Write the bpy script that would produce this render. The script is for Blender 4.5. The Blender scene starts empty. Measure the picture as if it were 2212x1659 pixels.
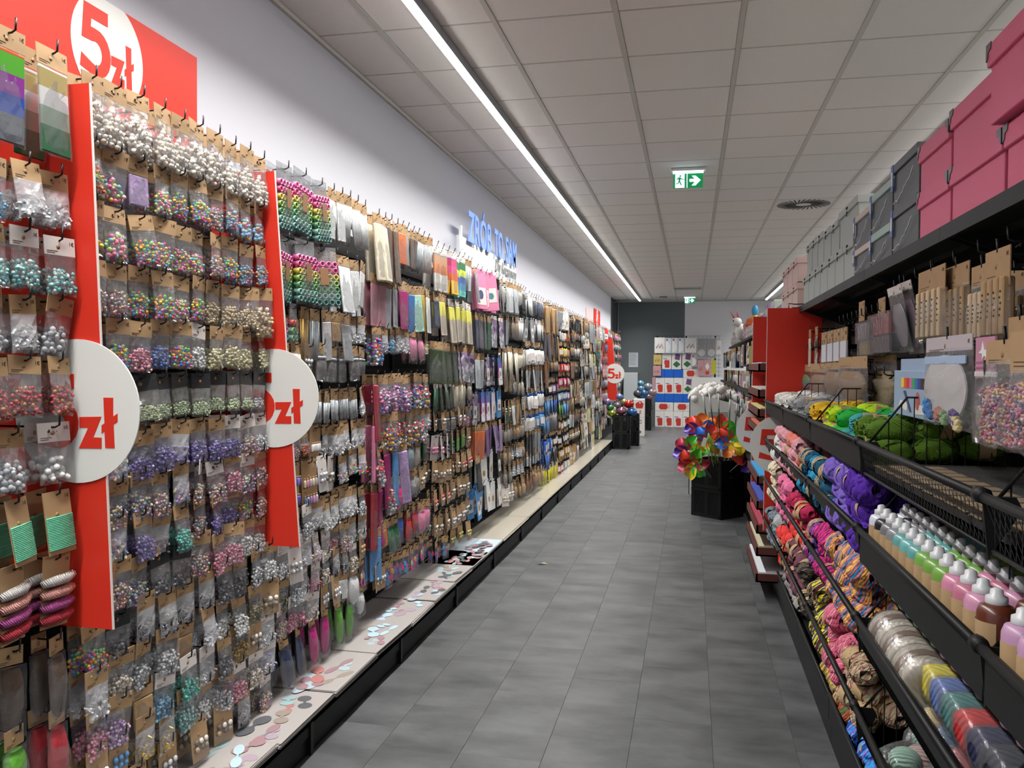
import bpy, math, random
from math import sin, cos, pi
from mathutils import Matrix, Vector
random.seed(7)
R = random.Random(11)
SC = bpy.context.scene
COL = SC.collection
# ------------------------------------------------------------------ camera
F_PX = 1788.8; CAM_Z = 1.5
YAW, PITCH, ROLL = .2133, -.0212, .006
def cam_axes():
    f = Vector((-sin(YAW) * cos(PITCH), cos(YAW) * cos(PITCH), sin(PITCH)))
    r = Vector((cos(YAW), sin(YAW), 0)); u = r.cross(f)
    return r * cos(ROLL) + u * sin(ROLL), -r * sin(ROLL) + u * cos(ROLL), f
CR, CU, CF = cam_axes()
cd = bpy.data.cameras.new('camera'); cam = bpy.data.objects.new('camera', cd); COL.objects.link(cam)
cd.sensor_width = 36; cd.lens = F_PX / 2212 * 36; cd.clip_start = .05; cd.clip_end = 100
cam.matrix_world = Matrix(((CR.x, CU.x, -CF.x, 0), (CR.y, CU.y, -CF.y, 0), (CR.z, CU.z, -CF.z, CAM_Z), (0, 0, 0, 1)))
SC.camera = cam
def ray(px, py):
    return CR * ((px - 1106) / F_PX) - CU * ((py - 829.5) / F_PX) + CF
def atx(px, py, X):
    d = ray(px, py); t = X / d.x; return Vector((X, d.y * t, CAM_Z + d.z * t))
def aty(px, py, Y):
    d = ray(px, py); t = Y / d.y; return Vector((d.x * t, Y, CAM_Z + d.z * t))
def atz(px, py, Z):
    d = ray(px, py); t = (Z - CAM_Z) / d.z; return Vector((d.x * t, d.y * t, Z))
# ------------------------------------------------------------------ view and world
SC.view_settings.view_transform = 'Standard'; SC.view_settings.look = 'None'
SC.view_settings.gamma = 1; SC.view_settings.use_curve_mapping = False
SC.view_settings.exposure = 0.70
SC.cycles.use_denoising = True
SC.cycles.max_bounces = 7; SC.cycles.diffuse_bounces = 4; SC.cycles.glossy_bounces = 3
SC.cycles.transmission_bounces = 3; SC.cycles.transparent_max_bounces = 20
SC.cycles.use_adaptive_sampling = True; SC.cycles.adaptive_threshold = .02
SC.cycles.sample_clamp_indirect = 4
LED_W = 260.0      # watts of one ceiling line
FILL = .30
w = bpy.data.worlds.new('world'); SC.world = w; w.use_nodes = True
w.node_tree.nodes['Background'].inputs[0].default_value = (.9, .95, 1, 1)
w.node_tree.nodes['Background'].inputs[1].default_value = FILL
# ------------------------------------------------------------------ materials
def hx(h):
    h = h.lstrip('#'); c = [int(h[i:i + 2], 16) / 255 for i in (0, 2, 4)]
    return tuple((x / 12.92 if x < .04045 else ((x + .055) / 1.055) ** 2.4) for x in c) + (1,)
_M = {}
def mat(name, color='#888888', rough=.6, metal=0, noise=0, nscale=8, bump=0, bscale=60, emit=0, spec=.5, coat=0, wave=0, wscale=40, sheen=0, clr2=None):
    if name in _M: return _M[name]
    m = bpy.data.materials.new(name); m.use_nodes = True; nt = m.node_tree; b = nt.nodes['Principled BSDF']
    c = hx(color) if isinstance(color, str) else color
    b.inputs['Base Color'].default_value = c; b.inputs['Roughness'].default_value = rough
    b.inputs['Metallic'].default_value = metal; b.inputs['Specular IOR Level'].default_value = spec
    if coat: b.inputs['Coat Weight'].default_value = coat; b.inputs['Coat Roughness'].default_value = .12
    if sheen: b.inputs['Sheen Weight'].default_value = sheen
    if emit: b.inputs['Emission Color'].default_value = c; b.inputs['Emission Strength'].default_value = emit
    tc = nt.nodes.new('ShaderNodeTexCoord')
    if noise:
        n = nt.nodes.new('ShaderNodeTexNoise'); n.inputs['Scale'].default_value = nscale; n.inputs['Detail'].default_value = 5
        nt.links.new(tc.outputs['Object'], n.inputs['Vector'])
        mx = nt.nodes.new('ShaderNodeMix'); mx.data_type = 'RGBA'
        mx.inputs[6].default_value = tuple(x * (1 - noise) for x in c[:3]) + (1,)
        mx.inputs[7].default_value = hx(clr2) if clr2 else tuple(min(1, x * (1 + noise)) for x in c[:3]) + (1,)
        nt.links.new(n.outputs[0], mx.inputs[0]); nt.links.new(mx.outputs[2], b.inputs['Base Color'])
    if bump:
        n = nt.nodes.new('ShaderNodeTexNoise'); n.inputs['Scale'].default_value = bscale
        nt.links.new(tc.outputs['Object'], n.inputs['Vector'])
        bp = nt.nodes.new('ShaderNodeBump'); bp.inputs['Strength'].default_value = bump; bp.inputs['Distance'].default_value = .01
        nt.links.new(n.outputs[0], bp.inputs['Height']); nt.links.new(bp.outputs[0], b.inputs['Normal'])
    if wave:
        n = nt.nodes.new('ShaderNodeTexWave'); n.inputs['Scale'].default_value = wscale; n.inputs['Distortion'].default_value = 5
        n.bands_direction = 'DIAGONAL'; n.inputs['Detail Scale'].default_value = .6
        nt.links.new(tc.outputs['Object'], n.inputs['Vector'])
        bp = nt.nodes.new('ShaderNodeBump'); bp.inputs['Strength'].default_value = wave; bp.inputs['Distance'].default_value = .006
        nt.links.new(n.outputs[1], bp.inputs['Height']); nt.links.new(bp.outputs[0], b.inputs['Normal'])
    _M[name] = m; return m
def pal(name, cols, rough=.35, metal=0, mode='island', scale=20, coat=0, wave=0, spec=.5):
    """several colours on one material: one per bead (mesh island), or in twisted strands (wave)"""
    if name in _M: return _M[name]
    m = bpy.data.materials.new(name); m.use_nodes = True; nt = m.node_tree; b = nt.nodes['Principled BSDF']
    b.inputs['Roughness'].default_value = rough; b.inputs['Metallic'].default_value = metal; b.inputs['Specular IOR Level'].default_value = spec
    if coat: b.inputs['Coat Weight'].default_value = coat
    r = nt.nodes.new('ShaderNodeValToRGB'); r.color_ramp.interpolation = 'CONSTANT'
    e = r.color_ramp.elements
    while len(e) < len(cols): e.new(.5)
    for i, c in enumerate(cols): e[i].position = i / len(cols); e[i].color = hx(c)
    if mode == 'island':
        g = nt.nodes.new('ShaderNodeNewGeometry'); nt.links.new(g.outputs['Random Per Island'], r.inputs[0])
    else:
        tc = nt.nodes.new('ShaderNodeTexCoord')
        if mode == 'wave':
            n = nt.nodes.new('ShaderNodeTexWave'); n.bands_direction = 'DIAGONAL'; n.inputs['Scale'].default_value = scale
            n.inputs['Distortion'].default_value = 9; n.inputs['Detail'].default_value = 2; n.inputs['Detail Scale'].default_value = .4; o = n.outputs[1]
            r.color_ramp.interpolation = 'EASE'
        elif mode == 'stripe':
            n = nt.nodes.new('ShaderNodeSeparateXYZ'); mp = nt.nodes.new('ShaderNodeMapRange')
            mp.inputs[1].default_value = 0; mp.inputs[2].default_value = -scale
            nt.links.new(tc.outputs['Object'], n.inputs[0]); nt.links.new(n.outputs[2], mp.inputs[0]); nt.links.new(mp.outputs[0], r.inputs[0]); o = None
        else:
            n = nt.nodes.new('ShaderNodeTexVoronoi'); n.inputs['Scale'].default_value = scale
            o = nt.nodes.new('ShaderNodeSeparateColor'); nt.links.new(n.outputs['Color'], o.inputs[0]); nt.links.new(o.outputs[0], r.inputs[0]); 
            nt.links.new(tc.outputs['Object'], n.inputs['Vector']); o = None
        if o is not None:
            nt.links.new(tc.outputs['Object'], n.inputs['Vector']); nt.links.new(o, r.inputs[0])
    nt.links.new(r.outputs[0], b.inputs['Base Color'])
    if wave:
        tc = nt.nodes.new('ShaderNodeTexCoord'); n = nt.nodes.new('ShaderNodeTexWave'); n.inputs['Scale'].default_value = 45; n.inputs['Distortion'].default_value = 5
        n.bands_direction = 'DIAGONAL'
        nt.links.new(tc.outputs['Object'], n.inputs['Vector']); bp = nt.nodes.new('ShaderNodeBump'); bp.inputs['Strength'].default_value = wave; bp.inputs['Distance'].default_value = .006
        nt.links.new(n.outputs[1], bp.inputs['Height']); nt.links.new(bp.outputs[0], b.inputs['Normal'])
    _M[name] = m; return m
def film_mat(name, tint=(.93, .94, .95), white=.06, gloss=.05, rough=.16):
    m = bpy.data.materials.new(name); m.use_nodes = True; nt = m.node_tree; nt.nodes.clear()
    out = nt.nodes.new('ShaderNodeOutputMaterial'); t = nt.nodes.new('ShaderNodeBsdfTransparent'); t.inputs[0].default_value = tint + (1,)
    g = nt.nodes.new('ShaderNodeBsdfAnisotropic') if False else nt.nodes.new('ShaderNodeBsdfGlossy'); g.inputs['Roughness'].default_value = rough
    d = nt.nodes.new('ShaderNodeBsdfDiffuse'); d.inputs[0].default_value = (.8, .8, .82, 1)
    lw = nt.nodes.new('ShaderNodeLayerWeight'); lw.inputs[0].default_value = .25
    ma = nt.nodes.new('ShaderNodeMath'); ma.operation = 'MULTIPLY_ADD'; ma.inputs[1].default_value = .32; ma.inputs[2].default_value = gloss
    nt.links.new(lw.outputs['Fresnel'], ma.inputs[0])
    a = nt.nodes.new('ShaderNodeMixShader'); a.inputs[0].default_value = white; nt.links.new(t.outputs[0], a.inputs[1]); nt.links.new(d.outputs[0], a.inputs[2])
    b = nt.nodes.new('ShaderNodeMixShader'); nt.links.new(ma.outputs[0], b.inputs[0]); nt.links.new(a.outputs[0], b.inputs[1]); nt.links.new(g.outputs[0], b.inputs[2])
    tc = nt.nodes.new('ShaderNodeTexCoord'); n = nt.nodes.new('ShaderNodeTexNoise'); n.inputs['Scale'].default_value = 45; n.inputs['Detail'].default_value = 3
    nt.links.new(tc.outputs['Object'], n.inputs['Vector']); bp = nt.nodes.new('ShaderNodeBump'); bp.inputs['Strength'].default_value = .55; bp.inputs['Distance'].default_value = .01
    nt.links.new(n.outputs[0], bp.inputs['Height']); nt.links.new(bp.outputs[0], g.inputs['Normal'])
    nt.links.new(b.outputs[0], out.inputs[0]); _M[name] = m; return m
# ------------------------------------------------------------------ mesh builder
def ico(n):
    import bmesh
    bm = bmesh.new(); bmesh.ops.create_icosphere(bm, subdivisions=n, radius=1)
    v = [tuple(x.co) for x in bm.verts]; f = [tuple(y.index for y in x.verts) for x in bm.faces]; bm.free(); return v, f
ICO1, ICO2, ICO3 = ico(1), ico(2), ico(3)
class MB:
    def __init__(s): s.v = []; s.f = []; s.m = []; s.s = []; s.mats = []
    def mi(s, m):
        if m is None: m = '$'
        if m not in s.mats: s.mats.append(m)
        return s.mats.index(m)
    def add(s, v, f, m, smooth=False, M=None):
        b = len(s.v)
        s.v += [tuple(M @ Vector(p)) for p in v] if M is not None else [tuple(p) for p in v]
        k = s.mi(m)
        for q in f: s.f.append(tuple(i + b for i in q)); s.m.append(k); s.s.append(smooth)
        return s
    def box(s, a, b, m, M=None, bev=0):
        x0, y0, z0 = a; x1, y1, z1 = b
        if bev:
            c = bev; v = []; 
            for (sx, X, ix) in ((0, x0, x0 + c), (1, x1, x1 - c)):
                for (sy, Y, iy) in ((0, y0, y0 + c), (1, y1, y1 - c)):
                    for (sz, Z, iz) in ((0, z0, z0 + c), (1, z1, z1 - c)):
                        v += [(X, iy, iz), (ix, Y, iz), (ix, iy, Z)]
            def I(x, y, z, k): return (x * 4 + y * 2 + z) * 3 + k
            f = []
            for x in (0, 1):
                q = [I(x, 0, 0, 0), I(x, 1, 0, 0), I(x, 1, 1, 0), I(x, 0, 1, 0)]; f.append(q if x else q[::-1])
                q = [I(0, x, 0, 1), I(0, x, 1, 1), I(1, x, 1, 1), I(1, x, 0, 1)]; f.append(q if x else q[::-1])
                q = [I(0, 0, x, 2), I(1, 0, x, 2), I(1, 1, x, 2), I(0, 1, x, 2)]; f.append(q if x else q[::-1])
            for y in (0, 1):
                for z in (0, 1):
                    f.append([I(0, y, z, 1), I(1, y, z, 1), I(1, y, z, 2), I(0, y, z, 2)])
                    f.append([I(y, 0, z, 0), I(y, 1, z, 0), I(y, 1, z, 2), I(y, 0, z, 2)])
                    f.append([I(y, z, 0, 0), I(y, z, 1, 0), I(y, z, 1, 1), I(y, z, 0, 1)])
            for x in (0, 1):
                for y in (0, 1):
                    for z in (0, 1): f.append([I(x, y, z, 0), I(x, y, z, 1), I(x, y, z, 2)])
            return s.add(v, f, m, False, M)
        v = [(x0, y0, z0), (x1, y0, z0), (x1, y1, z0), (x0, y1, z0), (x0, y0, z1), (x1, y0, z1), (x1, y1, z1), (x0, y1, z1)]
        f = [(0, 3, 2, 1), (4, 5, 6, 7), (0, 1, 5, 4), (1, 2, 6, 5), (2, 3, 7, 6), (3, 0, 4, 7)]
        return s.add(v, f, m, False, M)
    def tube(s, pts, r, m, n=6, smooth=True, M=None, caps=True):
        pts = [Vector(p) for p in pts]; v = []; f = []
        up = Vector((0, 0, 1))
        for i, p in enumerate(pts):
            d = (pts[min(i + 1, len(pts) - 1)] - pts[max(i - 1, 0)]).normalized()
            a = d.cross(up if abs(d.z) < .9 else Vector((0, 1, 0))).normalized(); b = d.cross(a)
            rr = r[i] if isinstance(r, (list, tuple)) else r
            for k in range(n): v.append(p + (a * cos(2 * pi * k / n) + b * sin(2 * pi * k / n)) * rr)
        for i in range(len(pts) - 1):
            for k in range(n): f.append((i * n + k, i * n + (k + 1) % n, (i + 1) * n + (k + 1) % n, (i + 1) * n + k))
        if caps: f.append(tuple(range(n))[::-1]); f.append(tuple((len(pts) - 1) * n + k for k in range(n)))
        return s.add(v, f, m, smooth, M)
    def lathe(s, prof, m, n=12, M=None, smooth=True, caps=True):
        v = []; f = []
        for r, z in prof:
            for k in range(n): v.append((r * cos(2 * pi * k / n), r * sin(2 * pi * k / n), z))
        for i in range(len(prof) - 1):
            for k in range(n): f.append((i * n + k, i * n + (k + 1) % n, (i + 1) * n + (k + 1) % n, (i + 1) * n + k))
        if caps: f.append(tuple(range(n))[::-1]); f.append(tuple((len(prof) - 1) * n + k for k in range(n)))
        return s.add(v, f, m, smooth, M)
    def ball(s, c, r, m, ic=ICO1, sc=(1, 1, 1), smooth=True, M=None):
        return s.add([(c[0] + x * r * sc[0], c[1] + y * r * sc[1], c[2] + z * r * sc[2]) for x, y, z in ic[0]], ic[1], m, smooth, M)
    def prism(s, poly, d0, d1, m, M=None, axis='x'):
        """2-D outline (a,b) swept from d0 to d1 along an axis; axis x: (d,a,b), y: (a,d,b), z: (a,b,d)"""
        def P(a, b, d): return (d, a, b) if axis == 'x' else (a, d, b) if axis == 'y' else (a, b, d)
        n = len(poly); v = [P(a, b, d0) for a, b in poly] + [P(a, b, d1) for a, b in poly]
        f = [tuple(range(n))[::-1], tuple(range(n, 2 * n))] + [(i, (i + 1) % n, (i + 1) % n + n, i + n) for i in range(n)]
        return s.add(v, f, m, False, M)
    def mesh(s, name):
        me = bpy.data.meshes.new(name); me.from_pydata(s.v, [], s.f)
        for m in s.mats: me.materials.append(None if m == '$' else m)
        me.polygons.foreach_set('material_index', s.m); me.polygons.foreach_set('use_smooth', s.s); me.update(); return me
    def obj(s, name, parent=None, **kw):
        return link(name, s.mesh(name), parent, **kw)
def setp(o, label=None, cat=None, group=None, kind=None):
    if label: o['label'] = label
    if cat: o['category'] = cat
    if group: o['group'] = group
    if kind: o['kind'] = kind
    return o
def link(name, me, parent=None, loc=None, rot=None, label=None, cat=None, group=None, kind=None, sub=None):
    o = bpy.data.objects.new(name, me); COL.objects.link(o)
    if parent is not None: o.parent = parent
    if loc is not None: o.location = loc
    if rot is not None: o.rotation_euler = rot
    if sub is not None:
        for i, m in enumerate(o.data.materials):
            if m is None: sl = o.material_slots[i]; sl.link = 'OBJECT'; sl.material = sub
    return setp(o, label, cat, group, kind)
def empty(name, loc, label, cat, group=None, kind=None, rot=(0, 0, 0)):
    return link(name, None, None, loc, rot, label, cat, group, kind)
def copy_tree(o, parent=None):
    c = o.copy(); COL.objects.link(c); c.parent = parent
    for ch in list(o.children): copy_tree(ch, c)
    return c
ORD = ['first', 'second', 'third', 'fourth', 'fifth', 'sixth', 'seventh', 'eighth', 'ninth', 'tenth', 'eleventh', 'twelfth', 'thirteenth', 'fourteenth', 'fifteenth', 'sixteenth', 'seventeenth', 'eighteenth', 'nineteenth', 'twentieth']
def NTH(k):
    return ORD[k] if k < 20 else ['twenty', 'thirty', 'forty', 'fifty', 'sixty', 'seventy'][(k + 1) // 10 - 2] + ('-' + ORD[(k + 1) % 10 - 1] if (k + 1) % 10 else '')
def text_mesh(txt, size, m, ext=.002, offset=0, shear=0, align='CENTER'):
    cu = bpy.data.curves.new('txt', 'FONT'); cu.body = txt; cu.size = size; cu.extrude = ext; cu.offset = offset; cu.shear = shear
    cu.align_x = align; cu.align_y = 'CENTER'; cu.resolution_u = 3
    o = bpy.data.objects.new('txt', cu); COL.objects.link(o)
    dg = bpy.context.evaluated_depsgraph_get(); me = bpy.data.meshes.new_from_object(o.evaluated_get(dg))
    v = [tuple(x.co) for x in me.vertices]; f = [tuple(p.vertices) for p in me.polygons]
    bpy.data.objects.remove(o); bpy.data.curves.remove(cu); bpy.data.meshes.remove(me)
    return v, f
# text lies in its local XY plane, facing +Z; these turn it to face +X (left wall goods), -Y (towards the camera), -X
FX = Matrix(((0, 0, 1, 0), (1, 0, 0, 0), (0, 1, 0, 0), (0, 0, 0, 1)))
FY = Matrix(((1, 0, 0, 0), (0, 0, -1, 0), (0, 1, 0, 0), (0, 0, 0, 1)))
FMX = Matrix(((0, 0, -1, 0), (-1, 0, 0, 0), (0, 1, 0, 0), (0, 0, 0, 1)))
T = Matrix.Translation
# ------------------------------------------------------------------ shared materials
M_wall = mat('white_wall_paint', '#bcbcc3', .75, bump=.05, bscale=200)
M_wall_lit = mat('white_wall_paint_lit', '#ececf0', .75, bump=.05, bscale=200)  # white wall paint made lighter, lamp light at the far end put into the colour
M_dark = mat('dark_grey_wall_paint', '#6a7174', .8, bump=.04, bscale=200)
M_ceil = mat('ceiling_tile_mineral', '#e4dfd8', .95, noise=.03, nscale=30, bump=.08, bscale=300)
M_tbar = mat('ceiling_grid_metal', '#c2bfb6', .6)
M_black = mat('black_powder_coat', '#0e0f11', .42, spec=.4)
M_black2 = mat('black_metal_satin', '#121314', .5, spec=.3)
M_dkpan = mat('black_perforated_panel', '#0b0b0c', .6)
M_red = mat('red_panel_print', '#d33323', .38, spec=.4)
M_white = mat('white_print', '#dcdcd8', .45)
M_edge = mat('panel_core_edge', '#e0d2cc', .6)
M_kraft = mat('kraft_card', '#a3845f', .75, noise=.10, nscale=25)
M_kraft2 = mat('kraft_card_light', '#ab8f69', .75, noise=.08, nscale=25)
M_wcard = mat('white_card', '#cfc8c4', .6)
M_bcard = mat('black_card', '#24282b', .5)
M_ink = mat('dark_print_ink', '#4a3a2a', .7)
M_chrome = mat('polished_metal', '#b9bcc0', .2, metal=1)
M_film = film_mat('clear_film')
M_film2 = film_mat('hazy_clear_film', (.9, .9, .91), .07, .08, .25)
M_film3 = film_mat('milky_clear_film', (.9, .9, .91), .26, .06, .2)
M_clear = film_mat('clear_rigid_plastic', (.9, .92, .93), .07, .12, .06)
M_band = mat('kraft_yarn_band', '#ac9068', .7, noise=.08)
# ================================================================== THE ROOM
ZC = 3.21; XL = -1.93; XR = 7.6; YB = 21.75; YF = -3.0
mb = MB(); mb.box((XL - .12, YF, 0), (XL, 20.2, ZC + .1), M_wall); mb.obj('wall_left', label='long white wall behind the left-hand shelving', cat='wall', kind='structure')
mb = MB(); mb.box((XL - .19, 20.2, 0), (XL - .07, YB, ZC + .1), M_dark); mb.obj('wall_left', label='dark grey stretch of the left wall in the far corner', cat='wall', kind='structure')
mb = MB(); mb.box((XL - .19, YB, 0), (-.18, YB + .12, ZC + .1), M_dark); mb.obj('wall_back', label='dark grey part of the far end wall', cat='wall', kind='structure')
mb = MB(); mb.box((-.18, YB, 0), (XR, YB + .12, ZC + .1), M_wall_lit); mb.obj('wall_back', label='white part of the far end wall right of the grey part', cat='wall', kind='structure')
mb = MB(); mb.box((XR, YF, 0), (XR + .12, YB, ZC + .1), M_wall); mb.obj('wall_right', label='white wall beyond the right-hand shelving', cat='wall', kind='structure')
mb = MB(); mb.box((XL - .12, YF - .12, 0), (XR + .12, YF, ZC + .1), M_wall); mb.obj('wall_front', label='white wall behind the camera', cat='wall', kind='structure')
# floor: slab and vinyl tiles
def floor_mat():
    m = bpy.data.materials.new('grey_vinyl_tile'); m.use_nodes = True; nt = m.node_tree; b = nt.nodes['Principled BSDF']
    tc = nt.nodes.new('ShaderNodeNewGeometry'); mp = nt.nodes.new('ShaderNodeMapping'); mp.inputs['Scale'].default_value = (1, 1.9, 1)
    oi = nt.nodes.new('ShaderNodeObjectInfo')
    add = nt.nodes.new('ShaderNodeVectorMath'); add.operation = 'MULTIPLY_ADD'; add.inputs[1].default_value = (7, 9, 0)
    nt.links.new(oi.outputs['Random'], add.inputs[0]); nt.links.new(tc.outputs['Position'], add.inputs[2]); nt.links.new(add.outputs[0], mp.inputs[0])
    n = nt.nodes.new('ShaderNodeTexNoise'); n.inputs['Scale'].default_value = 2.6; n.inputs['Detail'].default_value = 7; n.inputs['Roughness'].default_value = .62
    nt.links.new(mp.outputs[0], n.inputs['Vector'])
    r = nt.nodes.new('ShaderNodeValToRGB'); e = r.color_ramp.elements; e[0].position = .28; e[0].color = hx('#353738'); e[1].position = .72; e[1].color = hx('#5f6162')
    nt.links.new(n.outputs[0], r.inputs[0])
    hs = nt.nodes.new('ShaderNodeHueSaturation'); mr = nt.nodes.new('ShaderNodeMapRange'); mr.inputs[3].default_value = .93; mr.inputs[4].default_value = 1.06
    nt.links.new(oi.outputs['Random'], mr.inputs[0]); nt.links.new(mr.outputs[0], hs.inputs['Value']); nt.links.new(r.outputs[0], hs.inputs['Color'])
    nt.links.new(hs.outputs[0], b.inputs['Base Color']); b.inputs['Roughness'].default_value = .42; b.inputs['Specular IOR Level'].default_value = .35
    n2 = nt.nodes.new('ShaderNodeTexNoise'); n2.inputs['Scale'].default_value = 60; nt.links.new(tc.outputs['Position'], n2.inputs['Vector'])
    bp = nt.nodes.new('ShaderNodeBump'); bp.inputs['Strength'].default_value = .12; bp.inputs['Distance'].default_value = .002
    nt.links.new(n2.outputs[0], bp.inputs['Height']); nt.links.new(bp.outputs[0], b.inputs['Normal'])
    return m
M_floor = floor_mat(); M_grout = mat('tile_joint', '#3c3d3d', .8)
mb = MB(); mb.box((XL - .2, YF - .1, -.12), (XR + .1, YB + .1, -.004), M_grout)
FLOOR = mb.obj('floor', label='grey vinyl tile floor of the shop', cat='floor', kind='structure')
TW, TL = .32, .64
mt = MB(); mt.box((.0004, .0004, -.004), (TW - .0004, TL - .0004, 0), M_floor, bev=.0006); tile_me = mt.mesh('floor_tile')
rest = MB(); nt_ = 0
x0 = -.543 - TW * 5
for i in range(30):
    off = (i * .37) % 1 * TL
    for j in range(-4, 40):
        X = x0 + i * TW; Y = j * TL + off + .2
        if X > XR or Y > YB + .1: continue
        if -1.6 < X < .62 and 2.3 < Y < 21.5 and nt_ < 300:
            link('floor_tile', tile_me, FLOOR, (X, Y, 0)); nt_ += 1
        else: rest.box((X + .0004, Y + .0004, -.004), (X + TW - .0004, Y + TL - .0004, 0), M_floor)
rest.obj('floor_tile_field', FLOOR, kind='stuff')
# ceiling: grid and tiles
CX0, CY0 = -2.1742 , 4.0381 - .6 * 12
mb = MB(); mb.box((XL - .12, YF, ZC + .03), (XR + .1, YB + .1, ZC + .1), mat('ceiling_void_dark', '#8a8780', .9))
CEIL = mb.obj('ceiling', label='suspended ceiling of white square tiles', cat='ceiling', kind='structure')
mx = MB(); my = MB()
k = 0
while CX0 + .6 * k < XR:
    X = CX0 + .6 * k; k += 1
    if X > XL: mx.box((X - .012, YF, ZC - .002), (X + .012, YB, ZC + .012), M_tbar)
k = 0
while CY0 + .6 * k < YB:
    Y = CY0 + .6 * k; k += 1
    if Y > YF: my.box((XL, Y - .005, ZC + .001), (XR, Y + .005, ZC + .012), M_tbar)
mx.obj('grid_runner', CEIL, kind='stuff'); my.obj('grid_cross_bar', CEIL, kind='stuff')
ed = MB(); ed.box((XL, YF, ZC - .022), (XL + .02, 20.2, ZC), M_tbar); ed.box((-.18, YB - .02, ZC - .02), (XR, YB, ZC), M_tbar); ed.box((XL - .07, YB - .02, ZC - .02), (-.18, YB, ZC), M_tbar)
ed.obj('edge_trim', CEIL)
ct = MB(); ct.box((-.288, -.2945, .002), (.288, .2945, .02), M_ceil, bev=.004); tile_c = ct.mesh('ceiling_tile')
rest = MB(); nt_ = 0
VENT = (5, 8)
i = 0
while CX0 + .6 * i < XR:
    j = 0
    while CY0 + .6 * j < YB:
        X = CX0 + .6 * i + .3; Y = CY0 + .6 * j + .3; j += 1
        if abs(X - 1.126) < .1 and abs(Y - 9.14) < .1: continue
        X_ = X
        if Y < YF: continue
        if Y > YB - .25: continue
        if -2.3 < X < 2.9 and 3.2 < Y < YB and nt_ < 300 and X - .286 > XL: link('ceiling_tile', tile_c, CEIL, (X_, Y, ZC)); nt_ += 1
        elif X + .286 > XL: rest.box((max(X - .286, XL), Y - .293, ZC + .003), (min(X + .286, XR), Y + .293, ZC + .02), M_ceil)
    i += 1
rest.box((XL, YB - .5, ZC + .003), (XR, YB, ZC + .02), M_ceil)
rest.obj('ceiling_tile_field', CEIL, kind='stuff')
# LED lines
M_led = mat('led_diffuser_glow', '#ffffff', .4, emit=9); M_ledb = mat('led_body_aluminium', '#8f9296', .45, metal=.2)
def led_line(X, y0, y1, label):
    root = empty('linear_ceiling_lamp', (X, y0, ZC), label, 'lamp', 'linear ceiling lamps')
    L = y1 - y0
    b = MB(); b.box((-.028, 0, -.052), (.028, L, 0), M_ledb, bev=.003); b.obj('lamp_body', root)
    d = MB()
    prof = [(-.024, -.052), (-.02, -.062), (-.01, -.067), (.01, -.067), (.02, -.062), (.024, -.052)]
    d.prism([(a, z) for a, z in prof], .01, L - .01, M_led, axis='y'); d.obj('diffuser', root)
    la = bpy.data.lights.new('led_light', 'AREA'); la.shape = 'RECTANGLE'; la.size = .05; la.size_y = L - .1; la.energy = LED_W * L / 20; la.color = (1, .985, .95); la.spread = math.radians(128)
    lo = bpy.data.objects.new('led_light', la); COL.objects.link(lo); lo.parent = root; lo.location = (0, L / 2, -.072)
    return root
led_line(-1.275, -2.5, 20.9, 'long bright ceiling lamp line above the left-hand shelving')
led_line(1.75, -2.5, 20.9, 'ceiling lamp line at the right, its far end showing above the boxes')
led_line(4.65, -2.5, 20.9, 'ceiling lamp line beyond the right-hand shelving')
# round swirl air diffuser
M_vent = mat('vent_white', '#d8d6ce', .5)
v = empty('ceiling_air_diffuser', (1.126, 9.138, ZC), 'square white air diffuser with a round swirl of black slots', 'vent')
b = MB(); b.box((-.29, -.295, 0), (.29, .295, .01), M_vent); b.obj('diffuser_plate', v)
for k in range(32):
    b = MB(); a = 2 * pi * k / 32 
    M = Matrix.Rotation(a, 4, 'Z') @ T((.17, 0, 0)) @ Matrix.Rotation(.35, 4, 'Z')
    b.box((-.10, -.0075, -.003), (.10, .0075, .002), M_dkpan, M=M); b.obj('slot', v)
# far grille, smoke detector
p = atz(1486, 622, ZC)
g = empty('ceiling_grille', (p.x, p.y, ZC), 'slatted grey air grille in the ceiling before the far exit sign', 'vent')
b = MB(); b.box((-.31, -.2, -.012), (.31, .2, 0), M_vent); b.obj('grille_frame', g)
for k in range(22):
    b = MB(); b.box((-.29 + k * .0265, -.18, -.02), (-.278 + k * .0265, .18, -.011), mat('grille_slat_grey', '#6d6d6a', .6)); b.obj('slat', g)
p = atz(1433, 641, ZC)
b = MB(); b.box((-.09, -.09, -.03), (.09, .09, 0), mat('detector_grey', '#807e7a', .6), bev=.01); b.lathe([(.06, -.045), (.07, -.03)], M_tbar, 16); b.obj('ceiling_sensor', loc=(p.x, p.y, ZC), label='small grey ceiling sensor near the far wall', cat='sensor')
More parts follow.
